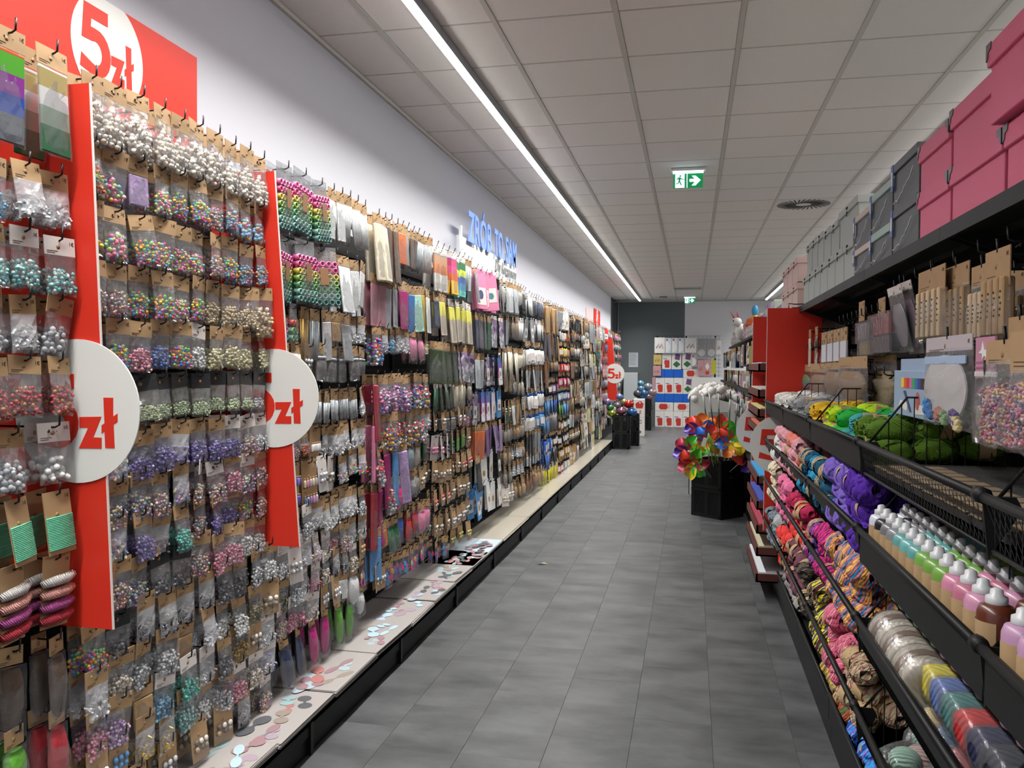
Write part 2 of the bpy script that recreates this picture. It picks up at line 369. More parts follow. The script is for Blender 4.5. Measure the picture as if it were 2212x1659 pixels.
# exit signs
M_green = mat('exit_green_glow', '#0e7a44', .4, emit=.55); M_exw = mat('exit_white_glow', '#cfe6ff', .4, emit=1.3)
M_extop = mat('exit_lightbar', '#c8fbff', .4, emit=3)
def exit_sign(X, Y, s, label):
    r = empty('exit_sign', (X, Y, ZC), label, 'exit sign')
    b = MB(); b.box((-.15, -.03, -.025), (.15, .03, 0), M_vent, bev=.006); b.obj('mounting_plate', r)
    b = MB(); b.box((-.128, -.012, -.045), (.128, .012, -.02), M_extop, bev=.003); b.obj('light_bar', r)
    b = MB(); b.box((-.125, -.004, -.17), (.125, .004, -.045), M_green); b.obj('sign_panel', r)
    b = MB(); y = -.006
    def P(pts): b.prism([(a, z) for a, z in pts], -.0065, -.0042, M_exw, axis='y')
    P([(-.108, -.166), (-.108, -.05), (-.03, -.05), (-.03, -.166)])
    P([(-.012, -.168), (-.012, -.048), (-.006, -.048), (-.006, -.168)])
    P([(.012, -.118), (.012, -.094), (.055, -.094), (.03, -.067), (.062, -.067), (.105, -.106), (.062, -.15), (.03, -.15), (.056, -.118)])
    b.obj('white_pictogram', r)
    b = MB()
    def G(pts): b.prism([(a, z) for a, z in pts], -.0085, -.0066, M_green, axis='y')
    c = (-.066, -.066)
    G([(c[0] + .008 * cos(t * pi / 5), c[1] + .008 * sin(t * pi / 5)) for t in range(10)])
    G([(-.085, -.078), (-.066, -.076), (-.06, -.084), (-.044, -.092), (-.03, -.092), (-.03, -.097), (-.048, -.097), (-.062, -.092), (-.068, -.108), (-.052, -.145), (-.059, -.148), (-.076, -.118), (-.08, -.134), (-.104, -.134), (-.104, -.128), (-.086, -.127), (-.08, -.104), (-.083, -.088), (-.092, -.1), (-.1, -.097)])
    b.obj('running_figure', r)
exit_sign(-.045, 7.3, 1, 'near green exit sign with running figure and arrow under the ceiling')
exit_sign(-.06, 20.3, 1, 'small far green exit sign above the white part of the back wall')
# pipe, notices, cabinet by the far wall
b = MB(); b.tube([(-1.88, YB - .06, 0), (-1.88, YB - .06, ZC)], .016, mat('pipe_grey', '#9a9c9d', .5), 10); b.tube([(-1.95, YB - .06, 2.42), (-1.81, YB - .06, 2.42)], .02, mat('pipe_grey'), 8)
b.obj('wall_pipe', label='thin grey vertical pipe in the far dark corner', cat='pipe')
r = MB(); r.box((-1.7, YB - .42, 0), (-1.34, YB - .02, 1.36), mat('cabinet_white', '#c3c8cb', .45), bev=.006); cb = r.obj('tall_cabinet', label='plain white cabinet against the dark far wall', cat='cabinet')
r = MB(); r.box((-1.69, YB - .432, .42), (-1.35, YB - .42, 1.35), mat('cabinet_white')); r.obj('door', cb)
r = MB(); r.box((-1.69, YB - .432, .02), (-1.35, YB - .42, .41), mat('cabinet_white')); r.obj('door', cb)
r = MB(); r.box((-1.6, YB - .012, 1.5), (-1.36, YB - .004, 1.88), mat('paper_white', '#ccd3db', .6))
for k in range(9): r.box((-1.58, YB - .014, 1.84 - k * .035), (-1.58 + .2 * R.uniform(.6, 1), YB - .012, 1.846 - k * .035), M_ink)
r.obj('wall_notice', label='white printed notice on the dark far wall', cat='notice')
# floor scrap
b = MB(); b.add([(-.04, -.01, .002), (.0, -.016, .012), (.045, 0, .004), (.02, .014, .016), (-.015, .012, .003)], [(0, 1, 4), (1, 3, 4), (1, 2, 3)], mat('scrap_tan', '#8f8a6a', .7))
p = atz(1170, 1219, 0); b.obj('paper_scrap', loc=(p.x, p.y, 0), label='small crumpled scrap lying on the floor', cat='scrap')
# ================================================================== LEFT-HAND SHELVING
BAY0, BAY = .91, 1.01
XBK = -1.86; XTIP = -1.58; XDK = -1.42
def bayname(k): return ORD[k] + ' bay of the left shelving'
FIVE = [(-.118, .098), (-.006, .098), (-.006, .060), (-.084, .060), (-.087, .036)]
FIVE += [(-.058 + .066 * cos(a), -.032 + .068 * sin(a)) for a in [math.radians(t) for t in range(95, -121, -18)]]
FIVE += [(-.136, -.086), (-.13, -.048)]
FIVE += [(-.066 + .032 * cos(a), -.034 + .034 * sin(a)) for a in [math.radians(t) for t in range(-115, 116, 23)]]
FIVE += [(-.128, -.004)]
LZ = [(.010, -.015), (.077, -.013), (.052, -.068), (.077, -.068), (.077, -.097), (.008, -.098), (.037, -.043), (.010, -.043)]
LL = [(.083, .037), (.112, .037), (.112, -.012), (.125, -.004), (.125, -.026), (.113, -.033), (.116, -.095), (.088, -.095), (.086, -.052), (.077, -.058), (.077, -.036), (.086, -.03)]
def price_disc(parent, c, r=.19, y=-.004, th=.004):
    """round white price board facing -Y, red 5 zl print as raised letters"""
    s = r / .19
    b = MB(); b.prism([(c[0] + r * cos(2 * pi * k / 56), c[1] + r * sin(2 * pi * k / 56)) for k in range(56)], y - th, y, M_white, axis='y'); b.obj('price_disc', parent, label='round white price disc')
    b = MB()
    for P in (FIVE, LZ, LL): b.prism([(c[0] + a * s, c[1] + z * s) for a, z in P], y - th - .0012, y - th, M_red, axis='y')
    b.obj('price_lettering', parent, label='red lettering 5 zł')
# shelving unit by unit
NB = 19
for k in range(NB):
    y0 = BAY0 + BAY * k; y1 = y0 + BAY
    if y1 > 20.1: break
    u = empty('wall_shelving_unit', (XBK, y0, 0), 'black metal wall shelving, ' + bayname(k), 'shelving', 'bays of the black wall shelving')
    b = MB(); b.box((-.05, 0, .14), (0, BAY, 2.22), M_dkpan); b.obj('back_panel', u)
    for z in [2.27 - .16 * q for q in range(13)]:
        b = MB(); b.box((.0, .03, z - .012), (.012, BAY - .03, z + .012), M_black); b.obj('crossbar', u)
    b = MB(); b.box((-.03, -.015, 0), (.02, .015, 2.24), M_black); b.obj('upright', u)
    b = MB(); b.box((0, 0, .115), (.44, BAY - .004, .14), M_black2); b.obj('base_shelf', u)
    b = MB(); b.box((.425, .004, .075), (.44, BAY - .008, .146), M_black2); b.box((.415, .004, 0), (.43, BAY - .008, .073), M_black2); b.obj('kick_plate', u)
    b = MB(); b.box((.42, -.012, .0), (.446, .012, .125), M_black); b.obj('foot', u)
# red divider panels
def fin(y, z0, z1, xt, xb, ctr, label, th=.006, xback=-1.84):
    r = empty('red_divider_panel', (0, y, 0), label, 'divider panel', 'red divider panels with round price discs')
    b = MB(); b.prism([(xback, z0), (xb, z0), (xt, z1), (xback, z1)], -th / 2, th / 2, M_red, axis='y'); b.obj('red_board', r)
    b = MB(); w = .003 if xt > xback else -.003; b.prism([(xb, z0), (xb + w, z0), (xt + w, z1), (xt, z1)], -th / 2, th / 2, M_edge, axis='y'); b.obj('pale_edge', r)
    price_disc(r, ctr); return r
fin(1.90, .80, 2.235, -1.548, -1.485, (-1.587, 1.375), 'nearest red divider panel with a 5 zł disc, first from the left')
fin(2.93, .80, 2.245, -1.573, -1.468, (-1.575, 1.372), 'second red divider panel with a 5 zł disc, right of the wooden beads')
fin(16.05, .86, 2.06, -1.5, -1.38, (-1.45, 1.375), 'far red divider panel with a 5 zł disc, above the balloon crates', xback=-1.8)
# wall signs 5 zl (flat on the wall)
def wall_sign(y0, y1, z0, z1, c, label):
    r = empty('wall_price_sign', (XL + .002, y0, 0), label, 'sign', 'red wall signs')
    b = MB(); b.box((0, 0, z0), (.008, y1 - y0, z1), M_red); b.obj('red_board', r)
    rr = .175; pts = []
    for k in range(64):
        a, z = c[0] - y0 + rr * cos(2 * pi * k / 64), c[1] + rr * 1.05 * sin(2 * pi * k / 64)
        pts.append((a, min(z, z1)))
    b = MB(); b.prism(pts, .008, .0095, M_white, axis='x'); b.obj('white_disc', r)
    b = MB()
    for P in (FIVE, LZ, LL): b.prism([(c[0] - y0 + a * 1.0, c[1] + z * 1.15 + .01) for a, z in P], .0095, .0105, M_red, axis='x')
    b.obj('price_lettering', r, label='red lettering 5 zł')
wall_sign(1.1, 2.955, 2.25, 2.71, (2.447, 2.545), 'big red wall sign with a white 5 zł disc above the nearest bays')
wall_sign(16.58, 17.72, 2.30, 2.68, (17.15, 2.5), 'small-looking far red wall sign with a white disc')
b = MB(); b.box((0, 0, 2.3), (.01, .85, 2.6), mat('pale_pink_board', '#e0b8b8', .5)); b.obj('pale_wall_board', loc=(XL + .002, 15.3, 0), label='pale pink board on the wall left of the far red sign', cat='sign')
# ZROB TO SAM sign: standing clear panel with cut-out letters
sg = empty('do_it_yourself_sign', (-1.80, 6.42, 2.2), 'standing sign with pale blue cut-out letters ZRÓB TO SAM above the left shelving', 'sign')
M_blue = mat('sign_blue', '#6d8ede', .5); M_sil = mat('sign_silver', '#8d8f8c', .4, metal=.4)
M_pan = mat('sign_panel_pale', '#d9dbde', .5)
b = MB(); b.box((-.004, 0, .03), (.004, 2.03, .335), M_pan); b.obj('pale_panel', sg)
b = MB(); b.box((-.03, -.08, -.02), (-.004, .02, .34), M_pan); b.box((-.03, 1.97, -.02), (-.004, 2.06, .37), M_pan); b.obj('bracket', sg)
b = MB(); b.box((-.02, -.05, .23), (.0, -.02, .42), mat('bracket_white', '#e8e8e8', .4)); b.obj('bracket_plate', sg)
y = .07
for wtxt in ['ZRÓB', 'TO', 'SAM']:
    v_, f_ = text_mesh(wtxt, .34, None, .004, offset=.007, align='LEFT')
    xs = [p[0] for p in v_]; ys = [p[1] for p in v_ if True]
    wmax = max(xs) - min(xs); want = {'ZRÓB': .79, 'TO': .35, 'SAM': .50}[wtxt]
    base = min(p[1] for p in v_)
    b = MB(); b.add([((p[0] - min(xs)) * want / wmax, (p[1] - base) * 1.02, p[2]) for p in v_], f_, M_blue, False, T((.022, y, .31)) @ FX)
    b.obj('blue_letters', sg, label='pale blue letters ' + wtxt); y += want + .12
v_, f_ = text_mesh('Diy Kreatywny', .16, None, .003, shear=.25, align='LEFT')
ws = max(p[0] for p in v_)
b = MB(); b.add([(p[0] * .95 / ws, p[1], p[2]) for p in v_], f_, M_sil, False, T((.012, 1.07, .24)) @ FX); b.obj('silver_script', sg, label='thin grey slanted script line')
# hooks: rod with raised tip
def hook_mesh(L, r=.0028):
    b = MB(); b.tube([(-L, 0, 0), (-.012, 0, 0), (0, 0, .006), (.002, 0, .034)], r, M_black, 5)
    b.tube([(-.03, 0, -.002), (-.02, -.014, -.012)], r, M_black, 4); b.tube([(-.03, 0, -.002), (-.02, .014, -.012)], r, M_black, 4)
    b.box((-L - .004, -.012, -.02), (-L + .002, .012, .02), M_black); return b
HOOK = hook_mesh(.27); HOOK_ME = HOOK.mesh('peg_hook'); HOOKS_FAR = MB(); N_HOOK = [0]
def hook(y, z, rown, bay, idx):
    if N_HOOK[0] < 300 and y < 5.2:
        link('peg_hook', HOOK_ME, None, (XTIP, y, z), label='black wire peg hook, %s along %s row, %s left bay' % (ORD[min(idx, 19)], rown, ORD[bay]), cat='hook', group='black peg hooks of the left shelving')
        N_HOOK[0] += 1
    else: HOOKS_FAR.tube([(XTIP - .27, y, z), (XTIP - .01, y, z), (XTIP + .002, y, z + .032)], .003, M_black, 4)
# ------------------------------------------------------------------ packets
# every packet builder: local frame, the hook passes through (0,0,0), the front faces +X, the width runs along Y
def film_sheet(b, w, z0, z1, d, m=M_film, rnd=None, n=6, nz=7, back=True, taper=0):
    rnd = rnd or R; h = z0 - z1
    for side in ((1, -1) if back else (1,)):
        v = []; f = []
        for j in range(nz + 1):
            t = j / nz; z = z0 - h * t
            for i in range(n + 1):
                s = i / n * 2 - 1
                bul = (1 - abs(s) ** 3) * min(1, t * 2.2) * (1 if t < .93 else (1 - t) / .07)
                x = side * (d * .5 * bul + .001) + rnd.uniform(-1, 1) * .0022 * (bul > .05)
                wv = w / 2 * (1 - taper * t)
                v.append((x, s * wv + rnd.uniform(-1, 1) * .0012 * (abs(s) > .9), z + (rnd.uniform(-1, 1) * .003 if j == nz else 0)))
        for j in range(nz):
            for i in range(n):
                a = j * (n + 1) + i; q = (a, a + 1, a + n + 2, a + n + 1); f.append(q if side < 0 else q[::-1])
        b.add(v, f, m)
def header(b, w, h, m, price=True, x=0.0):
    b.box((x - .0012, -w / 2, -h + .012), (x + .0012, w / 2, .012), m)
    if price:
        b.box((x + .0012, -.42 * w, -h * .55), (x + .0017, -.42 * w + w * .35, -h * .55 + .0015), M_ink)
        b.box((x + .0012, -.42 * w, -h * .65), (x + .0017, -.42 * w + w * .25, -h * .65 + .0015), M_ink)
        b.lathe([(.006, x + .0012), (.006, x + .0016)], M_ink if False else mat('kraft_print', '#94744e', .7), 10, M=T((0, -.05 * w, -h * .3)) @ Matrix.Rotation(pi / 2, 4, 'Y') @ T((0, 0, 0)))
V1E, F1E = text_mesh('1€', .013, None, .0003, align='RIGHT')
def header_p(b, w, h, m):
    header(b, w, h, m); b.add(V1E, F1E, M_ink, False, T((.0016, w * .46, -.004)) @ FX)
def beads(b, w, z0, z1, d, r, ic=ICO1, rnd=None, m=None, layers=2, hole=False):
    rnd = rnd or R; st = r * 1.72; nz = max(2, int((z0 - z1) / st)); ny = max(2, int(w / st))
    for L in range(layers):
        for j in range(nz):
            for i in range(ny):
                if j == 0 and rnd.random() < .35: continue
                y = -w / 2 + (i + .5 + (j % 2) * .5 - .25) * w / ny + rnd.uniform(-.6, .6) * r; z = z1 + (nz - 1 - j + .5) * (z0 - z1) / nz + rnd.uniform(-.7, .7) * r
                if j < 2 and abs(y) > w * (.28 + .1 * j): continue
                if abs(y) > w / 2 - r * .5: continue
                x = (L - (layers - 1) / 2) * d / max(layers, 1) * .8 + rnd.uniform(-.9, .9) * r
                b.ball((x, y, z), r * rnd.uniform(.85, 1.1), m, ic)
                if hole and L == layers - 1 and rnd.random() < .35: b.lathe([(r * .35, 0), (r * .3, r * .06)], M_ink, 6, M=T((x + r * .93, y, z)) @ Matrix.Rotation(pi / 2, 4, 'Y'))
KINDS = {}
def proto(key, nvar, fn):
    """nvar variants of [(part name, mesh)], the first part being the root"""
    L = []
    for q in range(nvar):
        rr = random.Random(hash(key) % 1000 + q * 17 if False else len(KINDS) * 31 + q * 17 + 5)
        parts = fn(rr); L.append([(n, b.mesh(n)) for n, b in parts])
    KINDS[key] = L
def k_bead(w, hh, zb, r, card=M_kraft, hole=False, ic=ICO1, fill=.55, d=.022, layers=2):
    def fn(rr):
        a = MB(); film_sheet(a, w, -hh + .014, -zb, d, rnd=rr, taper=rr.uniform(-.05, .1))
        c = MB(); header_p(c, w * 1.0, hh, card)
        e = MB(); h = zb - hh; beads(e, w * .84, -zb + h * fill, -zb + .006, d * .7, r, ic, rr, None, layers, hole)
        return [('bead_bag', a), ('header_card', c), ('bead_fill', e)]
    return fn
proto('wood', 4, k_bead(.098, .048, .178, .0082, hole=True, ic=ICO2, fill=.86, d=.042))
proto('bead', 5, k_bead(.094, .045, .140, .0053, fill=.80, d=.03))
proto('beadw', 3, k_bead(.094, .048, .140, .0053, card=M_wcard, fill=.76, d=.03))
proto('beadb', 2, k_bead(.092, .050, .130, .0048, card=M_bcard, fill=.55))
proto('big', 3, k_bead(.094, .045, .142, .0078, fill=.80, layers=2, d=.032))
proto('bigw', 2, k_bead(.092, .050, .145, .0095, card=M_wcard, fill=.7, d=.026))
proto('small', 3, k_bead(.082, .045, .112, .0042, fill=.7))
proto('smallw', 2, k_bead(.082, .045, .112, .0042, card=M_wcard, fill=.62))
proto('glow', 2, k_bead(.092, .05, .13, .0036, card=M_bcard, fill=.6, d=.03))
proto('pom', 3, k_bead(.11, .05, .20, .0095, fill=.92, d=.04))
def k_crystal(card, w=.088, zb=.13, m=None):
    def fn(rr):
        a = MB(); film_sheet(a, w, -.034, -zb, .026, M_film3, rnd=rr)
        c = MB(); header_p(c, w, .048, card); e = MB()
        for q in range(120):
            M = T((rr.uniform(-.006, .006), rr.uniform(-.42, .42) * w, -zb + .008 + abs(rr.gauss(0, .45)) * (zb - .05) * .6)) @ Matrix.Rotation(rr.uniform(0, 6), 4, 'X') @ Matrix.Rotation(rr.uniform(0, 6), 4, 'Z')
            s = rr.uniform(.002, .005); e.box((-s, -s * 2, -s * .5), (s, s * 2, s * .5), m, M=M)
        return [('craft_bag', a), ('header_card', c), ('contents', e)]
    return fn
proto('crys', 3, k_crystal(M_kraft)); proto('crysw', 2, k_crystal(M_wcard)); 
def k_sheet(w, h, card=M_kraft, hh=.05, d=.008, name='craft_pouch', film=True, fold=0):
    def fn(rr):
        e = MB(); dd = d
        e.box((-dd / 2, -w / 2 + .003, -h), (dd / 2, w / 2 - .003, -hh + .008), None, bev=dd * .35)
        c = MB(); header_p(c, w, hh, card)
        P = [(name, e), ('header_card', c)]
        if film:
            a = MB(); film_sheet(a, w * 1.04, -hh + .014, -h - .006, dd + .004, rnd=rr, nz=9, back=False); P.append(('film_wrap', a))
        return P
    return fn
proto('sheet', 2, k_sheet(.085, .215)); proto('sheetb', 2, k_sheet(.10, .26)); proto('felt', 2, k_sheet(.12, .29, M_wcard, d=.014))
proto('sheets', 2, k_sheet(.085, .13)); proto('tall', 2, k_sheet(.09, .34, M_kraft, d=.02))
proto('cardp', 2, k_sheet(.10, .25, M_wcard, .03, .004, 'printed_pack', False))
def k_lump(w, h, card=M_kraft):
    def fn(rr):
        e = MB(); v = []; f = []; n, nz = 12, 8
        for j in range(nz + 1):
            t = j / nz
            for i in range(n):
                a = 2 * pi * i / n; rr2 = (sin(pi * min(1, t * .9 + .1))) ** .4
                v.append((cos(a) * .018 * rr2 * rr.uniform(.85, 1.1), sin(a) * w * .46 * rr2 * rr.uniform(.94, 1.05), -.04 - (h - .045) * t))
        for j in range(nz):
            for i in range(n): f.append((j * n + i, j * n + (i + 1) % n, (j + 1) * n + (i + 1) % n, (j + 1) * n + i))
        f.append(tuple(range(n))); f.append(tuple(nz * n + i for i in range(n))[::-1]); e.add(v, f, None, True)
        c = MB(); header_p(c, w * .8, .045, card)
        a = MB(); film_sheet(a, w * 1.08, -.036, -h - .008, .044, rnd=rr, back=False)
        return [('soft_craft_bag', e), ('header_card', c), ('film_wrap', a)]
    return fn
proto('lump', 3, k_lump(.085, .15)); proto('lumpb', 2, k_lump(.11, .18)); proto('lumpt', 2, k_lump(.07, .21))
def k_curl(w, h, rows):
    def fn(rr):
        a = MB(); film_sheet(a, w, -.002, -h, .036, rnd=rr, nz=9, taper=0)
        P = [('roller_pack', a)]
        c = MB(); c.box((-.0008, -w / 2, -.045), (.0008, w / 2, .02), M_clear); c.box((-.019, -w * .16, -h * .5), (-.017, w * .16, -h * .2), M_kraft); c.box((.0185, -w * .13, -h * .62), (.0195, w * .13, -h * .32), mat('brown_tag', '#7e5a3a', .7)); P.append(('hanger_tab', c))
        nr = len(rows); rad = (h - .05) / nr / 2 * .95
        for j, (colr) in enumerate(rows):
            e = MB(); nn = max(2, int(w / (rad * 2)))
            for i in range(nn):
                y = -w / 2 + (i + .5) * w / nn; z = -.045 - (j + .5) * (h - .05) / nr
                M = T((0, y, z)) @ Matrix.Rotation(pi / 2, 4, 'Y')
                e.lathe([(rad * .72, -.014), (rad * .95, -.014), (rad * .95, .014), (rad * .72, .014), (rad * .62, .012), (rad * .6, -.012)], colr, 10, M=M, caps=False)
            P.append(('roller_row', e))
        return P
    return fn
c_ = lambda n, h='#888888', **k: mat(n, h, .4, **k)
proto('curl', 2, k_curl(.15, .25, [c_('roller_pink', '#d4689c'), c_('roller_pink2', '#c8497e'), c_('roller_yellow', '#c9b24a'), c_('roller_lime', '#7fa548'), c_('roller_green', '#4e8a58'), c_('roller_teal', '#6fa394'), c_('roller_teal2', '#4d7d76')]))
proto('curls', 2, k_curl(.085, .14, [c_('roller_violet', '#6b4a8e'), c_('roller_pink'), c_('roller_blue', '#3f86b6')]))
proto('curlr', 2, k_curl(.085, .14, [c_('roller_red', '#c0392f'), c_('roller_mint', '#7cb58f'), c_('roller_mint')]))
def k_jar(w, h, lidm):
    def fn(rr):
        a = MB(); film_sheet(a, w, -.03, -h, .03, rnd=rr, back=False)
        c = MB(); header_p(c, w * .9, .05, M_kraft); e = MB()
        M = T((0, 0, -h + .004)); rad = w * .42
        e.lathe([(rad * .8, 0), (rad, .006), (rad, (h - .05) * .72), (rad * .8, (h - .05) * .82), (rad * .8, (h - .05) * .86)], M_clear, 14, M=M @ Matrix.Scale(.55, 4, (1, 0, 0)))
        l = MB(); l.lathe([(rad * .9, (h - .05) * .86), (rad * .9, (h - .05) * .98)], lidm, 14, M=M @ Matrix.Scale(.55, 4, (1, 0, 0)))
        return [('jar_pack', a), ('header_card', c), ('clear_jar', e), ('jar_lid', l)]
    return fn
proto('jar', 2, k_jar(.085, .16, mat('jar_lid_grey', '#a9acae', .3, metal=.3))); proto('jars', 2, k_jar(.085, .13, mat('jar_lid_grey')))
def k_sticks(w, h, n=9, card=M_kraft, rad=.0035, ht=.05, name='stick_pack'):
    def fn(rr):
        e = MB()
        for i in range(n):
            y = -w / 2 + (i + .5) * w / n
            e.tube([(rr.uniform(-.004, .004), y, -ht + .01), (rr.uniform(-.004, .004), y + rr.uniform(-.003, .003), -h)], rad * rr.uniform(.8, 1.1), None, 6)
        c = MB(); header_p(c, w, ht, card); a = MB(); film_sheet(a, w * 1.08, -ht + .012, -h - .006, .016, rnd=rr, back=False)
        return [(name, e), ('header_card', c), ('film_wrap', a)]
    return fn
proto('stick', 2, k_sticks(.085, .21)); proto('stickl', 2, k_sticks(.085, .32)); proto('sticks', 2, k_sticks(.08, .13, 7, rad=.0045)); proto('brush', 2, k_sticks(.08, .2, 4, M_wcard, .006))
def k_tube(w, h, n, capm, card=M_kraft, name='marker_pack'):
    def fn(rr):
        e = MB(); l = MB()
        for i in range(n):
            y = -w / 2 + (i + .5) * w / n; rad = w / n * .43
            e.lathe([(rad * .9, -h), (rad, -h + .01), (rad, -.075), (rad * .7, -.068)], None, 8, M=T((0, y, 0)))
            l.lathe([(rad * .75, -.068), (rad * .7, -.042), (rad * .45, -.038)], capm, 8, M=T((0, y, 0)))
        c = MB(); header(c, w, .045, card, False); s = MB(); s.box((.0 + w / n * .44, -w / 2, -h * .85), (w / n * .46, w / 2, -h * .5), M_wcard)
        return [(name, e), ('cap', l), ('header_card', c), ('label_strip', s)]
    return fn
proto('marker', 2, k_tube(.08, .17, 4, M_black)); proto('glue', 2, k_tube(.085, .2, 3, mat('glue_cap_blue', '#3b5f9e', .4), name='glue_tube_pack')); proto('bottlep', 2, k_tube(.085, .22, 2, M_bcard, name='bottle_pack'))
def k_card(w, h, m, items, mi, name='small_parts_card'):
    def fn(rr):
        c = MB(); header_p(c, w, h, m); e = MB()
        for q in range(items):
            yy = (q % 3 - 1) * w * .28; zz = -h * .45 - (q // 3) * h * .16
            e.ball((.008, yy + rr.uniform(-.003, .003), zz), .0085, mi, ICO2, (.7, 1, 1.1))
        a = MB(); film_sheet(a, w * .95, -h * .35, -h + .012, .024, rnd=rr, back=False)
        return [(name, c), ('small_part', e), ('blister', a)]
    return fn
proto('parts', 3, k_card(.085, .135, M_kraft, 6, None)); proto('partsw', 2, k_card(.085, .16, M_wcard, 6, None))
def k_vials(m=None):
    def fn(rr):
        c = MB(); header_p(c, .1, .19, M_kraft); e = MB(); l = MB()
        for r_ in range(2):
            for q in range(5):
                M = T((.009, (q - 2) * .019, -.10 - r_ * .075))
                e.lathe([(.0055, 0), (.006, .004), (.006, .026), (.003, .032)], None, 8, M=M); l.lathe([(.003, .032), (.0035, .04)], M_kraft2, 6, M=M)
        return [('vial_card', c), ('glass_vial', e), ('cork', l)]
    return fn
proto('vial', 2, k_vials())
def k_floss():
    def fn(rr):
        c = MB(); header_p(c, .09, .17, M_kraft); P = [('floss_card', c)]
        return P
    return fn
FL = ['#c9c6c2', '#d48a8c', '#b0468a', '#a82a3a']
def k_floss2(cols):
    def fn(rr):
        c = MB(); header_p(c, .09, .185, M_kraft); P = [('floss_card', c)]
        for j, h_ in enumerate(cols):
            e = MB(); z = -.052 - j * .032
            e.tube([(.006, -.05, z - .004), (.014, -.02, z), (.014, .02, z + .002), (.006, .05, z + .006)], [.010, .0135, .0135, .011], mat('floss_' + h_[1:], h_, .8, wave=.8, wscale=80), 8); P.append(('floss_hank', e))
        return P
    return fn
proto('floss', 2, k_floss2(['#cfccc8', '#d89a90', '#ab4c8c', '#ad2b3c'])); 
def k_wrap(h_):
    def fn(rr):
        c = MB(); header_p(c, .085, .16, M_kraft); e = MB()
        for j in range(20): e.tube([(.003, -.041, -.055 - j * .0042), (.0045, 0, -.0545 - j * .0042), (.003, .041, -.0535 - j * .0042)], .0024, None, 5)
        return [('cord_card', c), ('wound_cord', e)]
    return fn
proto('cord', 1, k_wrap(0))
def k_box(w, h, d, name='craft_box'):
    def fn(rr):
        e = MB(); e.box((-d, -w / 2, -h), (0, w / 2, -.012), None, bev=.002)
        c = MB(); c.box((-.001, -w * .3, -.014), (.001, w * .3, .014), None); 
        s = MB(); q0 = rr.random(); s.box((0, -w * .38, -h * (.7 + .2 * q0)), (.0012, w * .38, -h * (.35 + .1 * q0)), M_wcard); s.prism([(w * .22 * cos(t) - w * .05, -h * (.58 + .05 * q0) + h * (.07 + .06 * q0) * sin(t)) for t in [pi * k / 4 for k in range(8)]], .0012, .0018, mat('kit_print_%d' % int(q0 * 4), ['#7c4858', '#4c7c84', '#8c7a4c', '#4c4c6c'][int(q0 * 4)], .5), axis='x')
        return [(name, e), ('hang_tab', c), ('printed_picture', s)]
    return fn
proto('box', 3, k_box(.15, .3, .022)); proto('boxs', 2, k_box(.1, .2, .016)); proto('kit', 4, k_box(.12, .24, .008, 'craft_kit'))
def k_foam():
    def fn(rr):
        c = MB(); header_p(c, .085, .04, M_kraft); e = MB()
        for q in range(7):
            M = T((rr.uniform(0, .006), rr.uniform(-.028, .028), -.065 - rr.random() * .06)) @ Matrix.Rotation(rr.uniform(-.5, .5), 4, 'X')
            e.lathe([(rr.uniform(.012, .02), -.002), (rr.uniform(.012, .02), .002)], None, rr.choice([4, 5, 6, 12]), M=M @ Matrix.Rotation(pi / 2, 4, 'Y'), smooth=False)
        a = MB(); film_sheet(a, .09, -.028, -.14, .016, rnd=rr, back=False)
        return [('foam_shape_bag', a), ('header_card', c), ('foam_shape', e)]
    return fn
proto('foam', 3, k_foam())
def merge_kind(key):
    """one-mesh version of a kind, for packets too far away to show their parts"""
    out = []
    for var in KINDS[key]:
        b = MB(); 
        for nme, me in var:
            ms = list(me.materials); base = len(b.v)
            b.v += [tuple(v.co) for v in me.vertices]
            for p in me.polygons:
                mt_ = ms[p.material_index]; b.f.append(tuple(i + base for i in p.vertices)); b.m.append(b.mi(mt_)); b.s.append(p.use_smooth)
        out.append([(var[0][0], b.mesh(var[0][0]))])
    return out
MERGED = {}
# ================================================================== GOODS ON THE LEFT SHELVING
def P_(name, cols, words, nm=None, **k): PAL[name] = (pal('goods_' + name, cols, **k), words, nm)
def S_(name, col, words, nm=None, rough=.5, **k): PAL[name] = (mat('goods_' + name, col, rough, **k), words, nm)
PAL = {}
P_('woodw', ['#e4ddd2', '#d8cdbe', '#e8e3da', '#d4cab8'], 'pale wooden beads', 'wooden_bead_bag', rough=.5)
P_('woodn', ['#c9b38a', '#d6c49d', '#bfa478', '#dccfae'], 'natural tan beads', 'wooden_bead_bag', rough=.45)
P_('rain', ['#d8342c', '#e0902c', '#bccc34', '#349a44', '#b82a24', '#d4dc44'], 'red and green beads', 'bright_bead_bag')
P_('pastel', ['#e87ca0', '#8cd6b8', '#f0d050', '#74c0e0', '#dc4f94', '#ecacc0', '#bcdc6c'], 'pastel mixed beads', 'bright_bead_bag')
P_('candy', ['#e03c8c', '#44a8d0', '#f0c034', '#e85c34', '#6cc84a', '#d870bc', '#3a70c8'], 'candy coloured beads', 'bright_bead_bag')
P_('sky', ['#78b4d8', '#d27f9e', '#e0b07a', '#5c9fb4', '#b85a80', '#8fc3e0'], 'sky blue and pink beads', 'bright_bead_bag')
P_('pinkp', ['#d48aa0', '#c76f8a', '#e2adb8'], 'pink pearls', 'pearl_bag', rough=.2)
P_('bluep', ['#5a7ac0', '#7f9ad4', '#4564a8'], 'blue pearls', 'pearl_bag', rough=.2)
P_('cream', ['#d8cfa0', '#e0dab4', '#cbbf8a'], 'cream yellow beads', 'pearl_bag', rough=.3)
P_('white', ['#dcdcda', '#cfd0cf', '#e8e8e4'], 'white beads', 'pearl_bag', rough=.25)
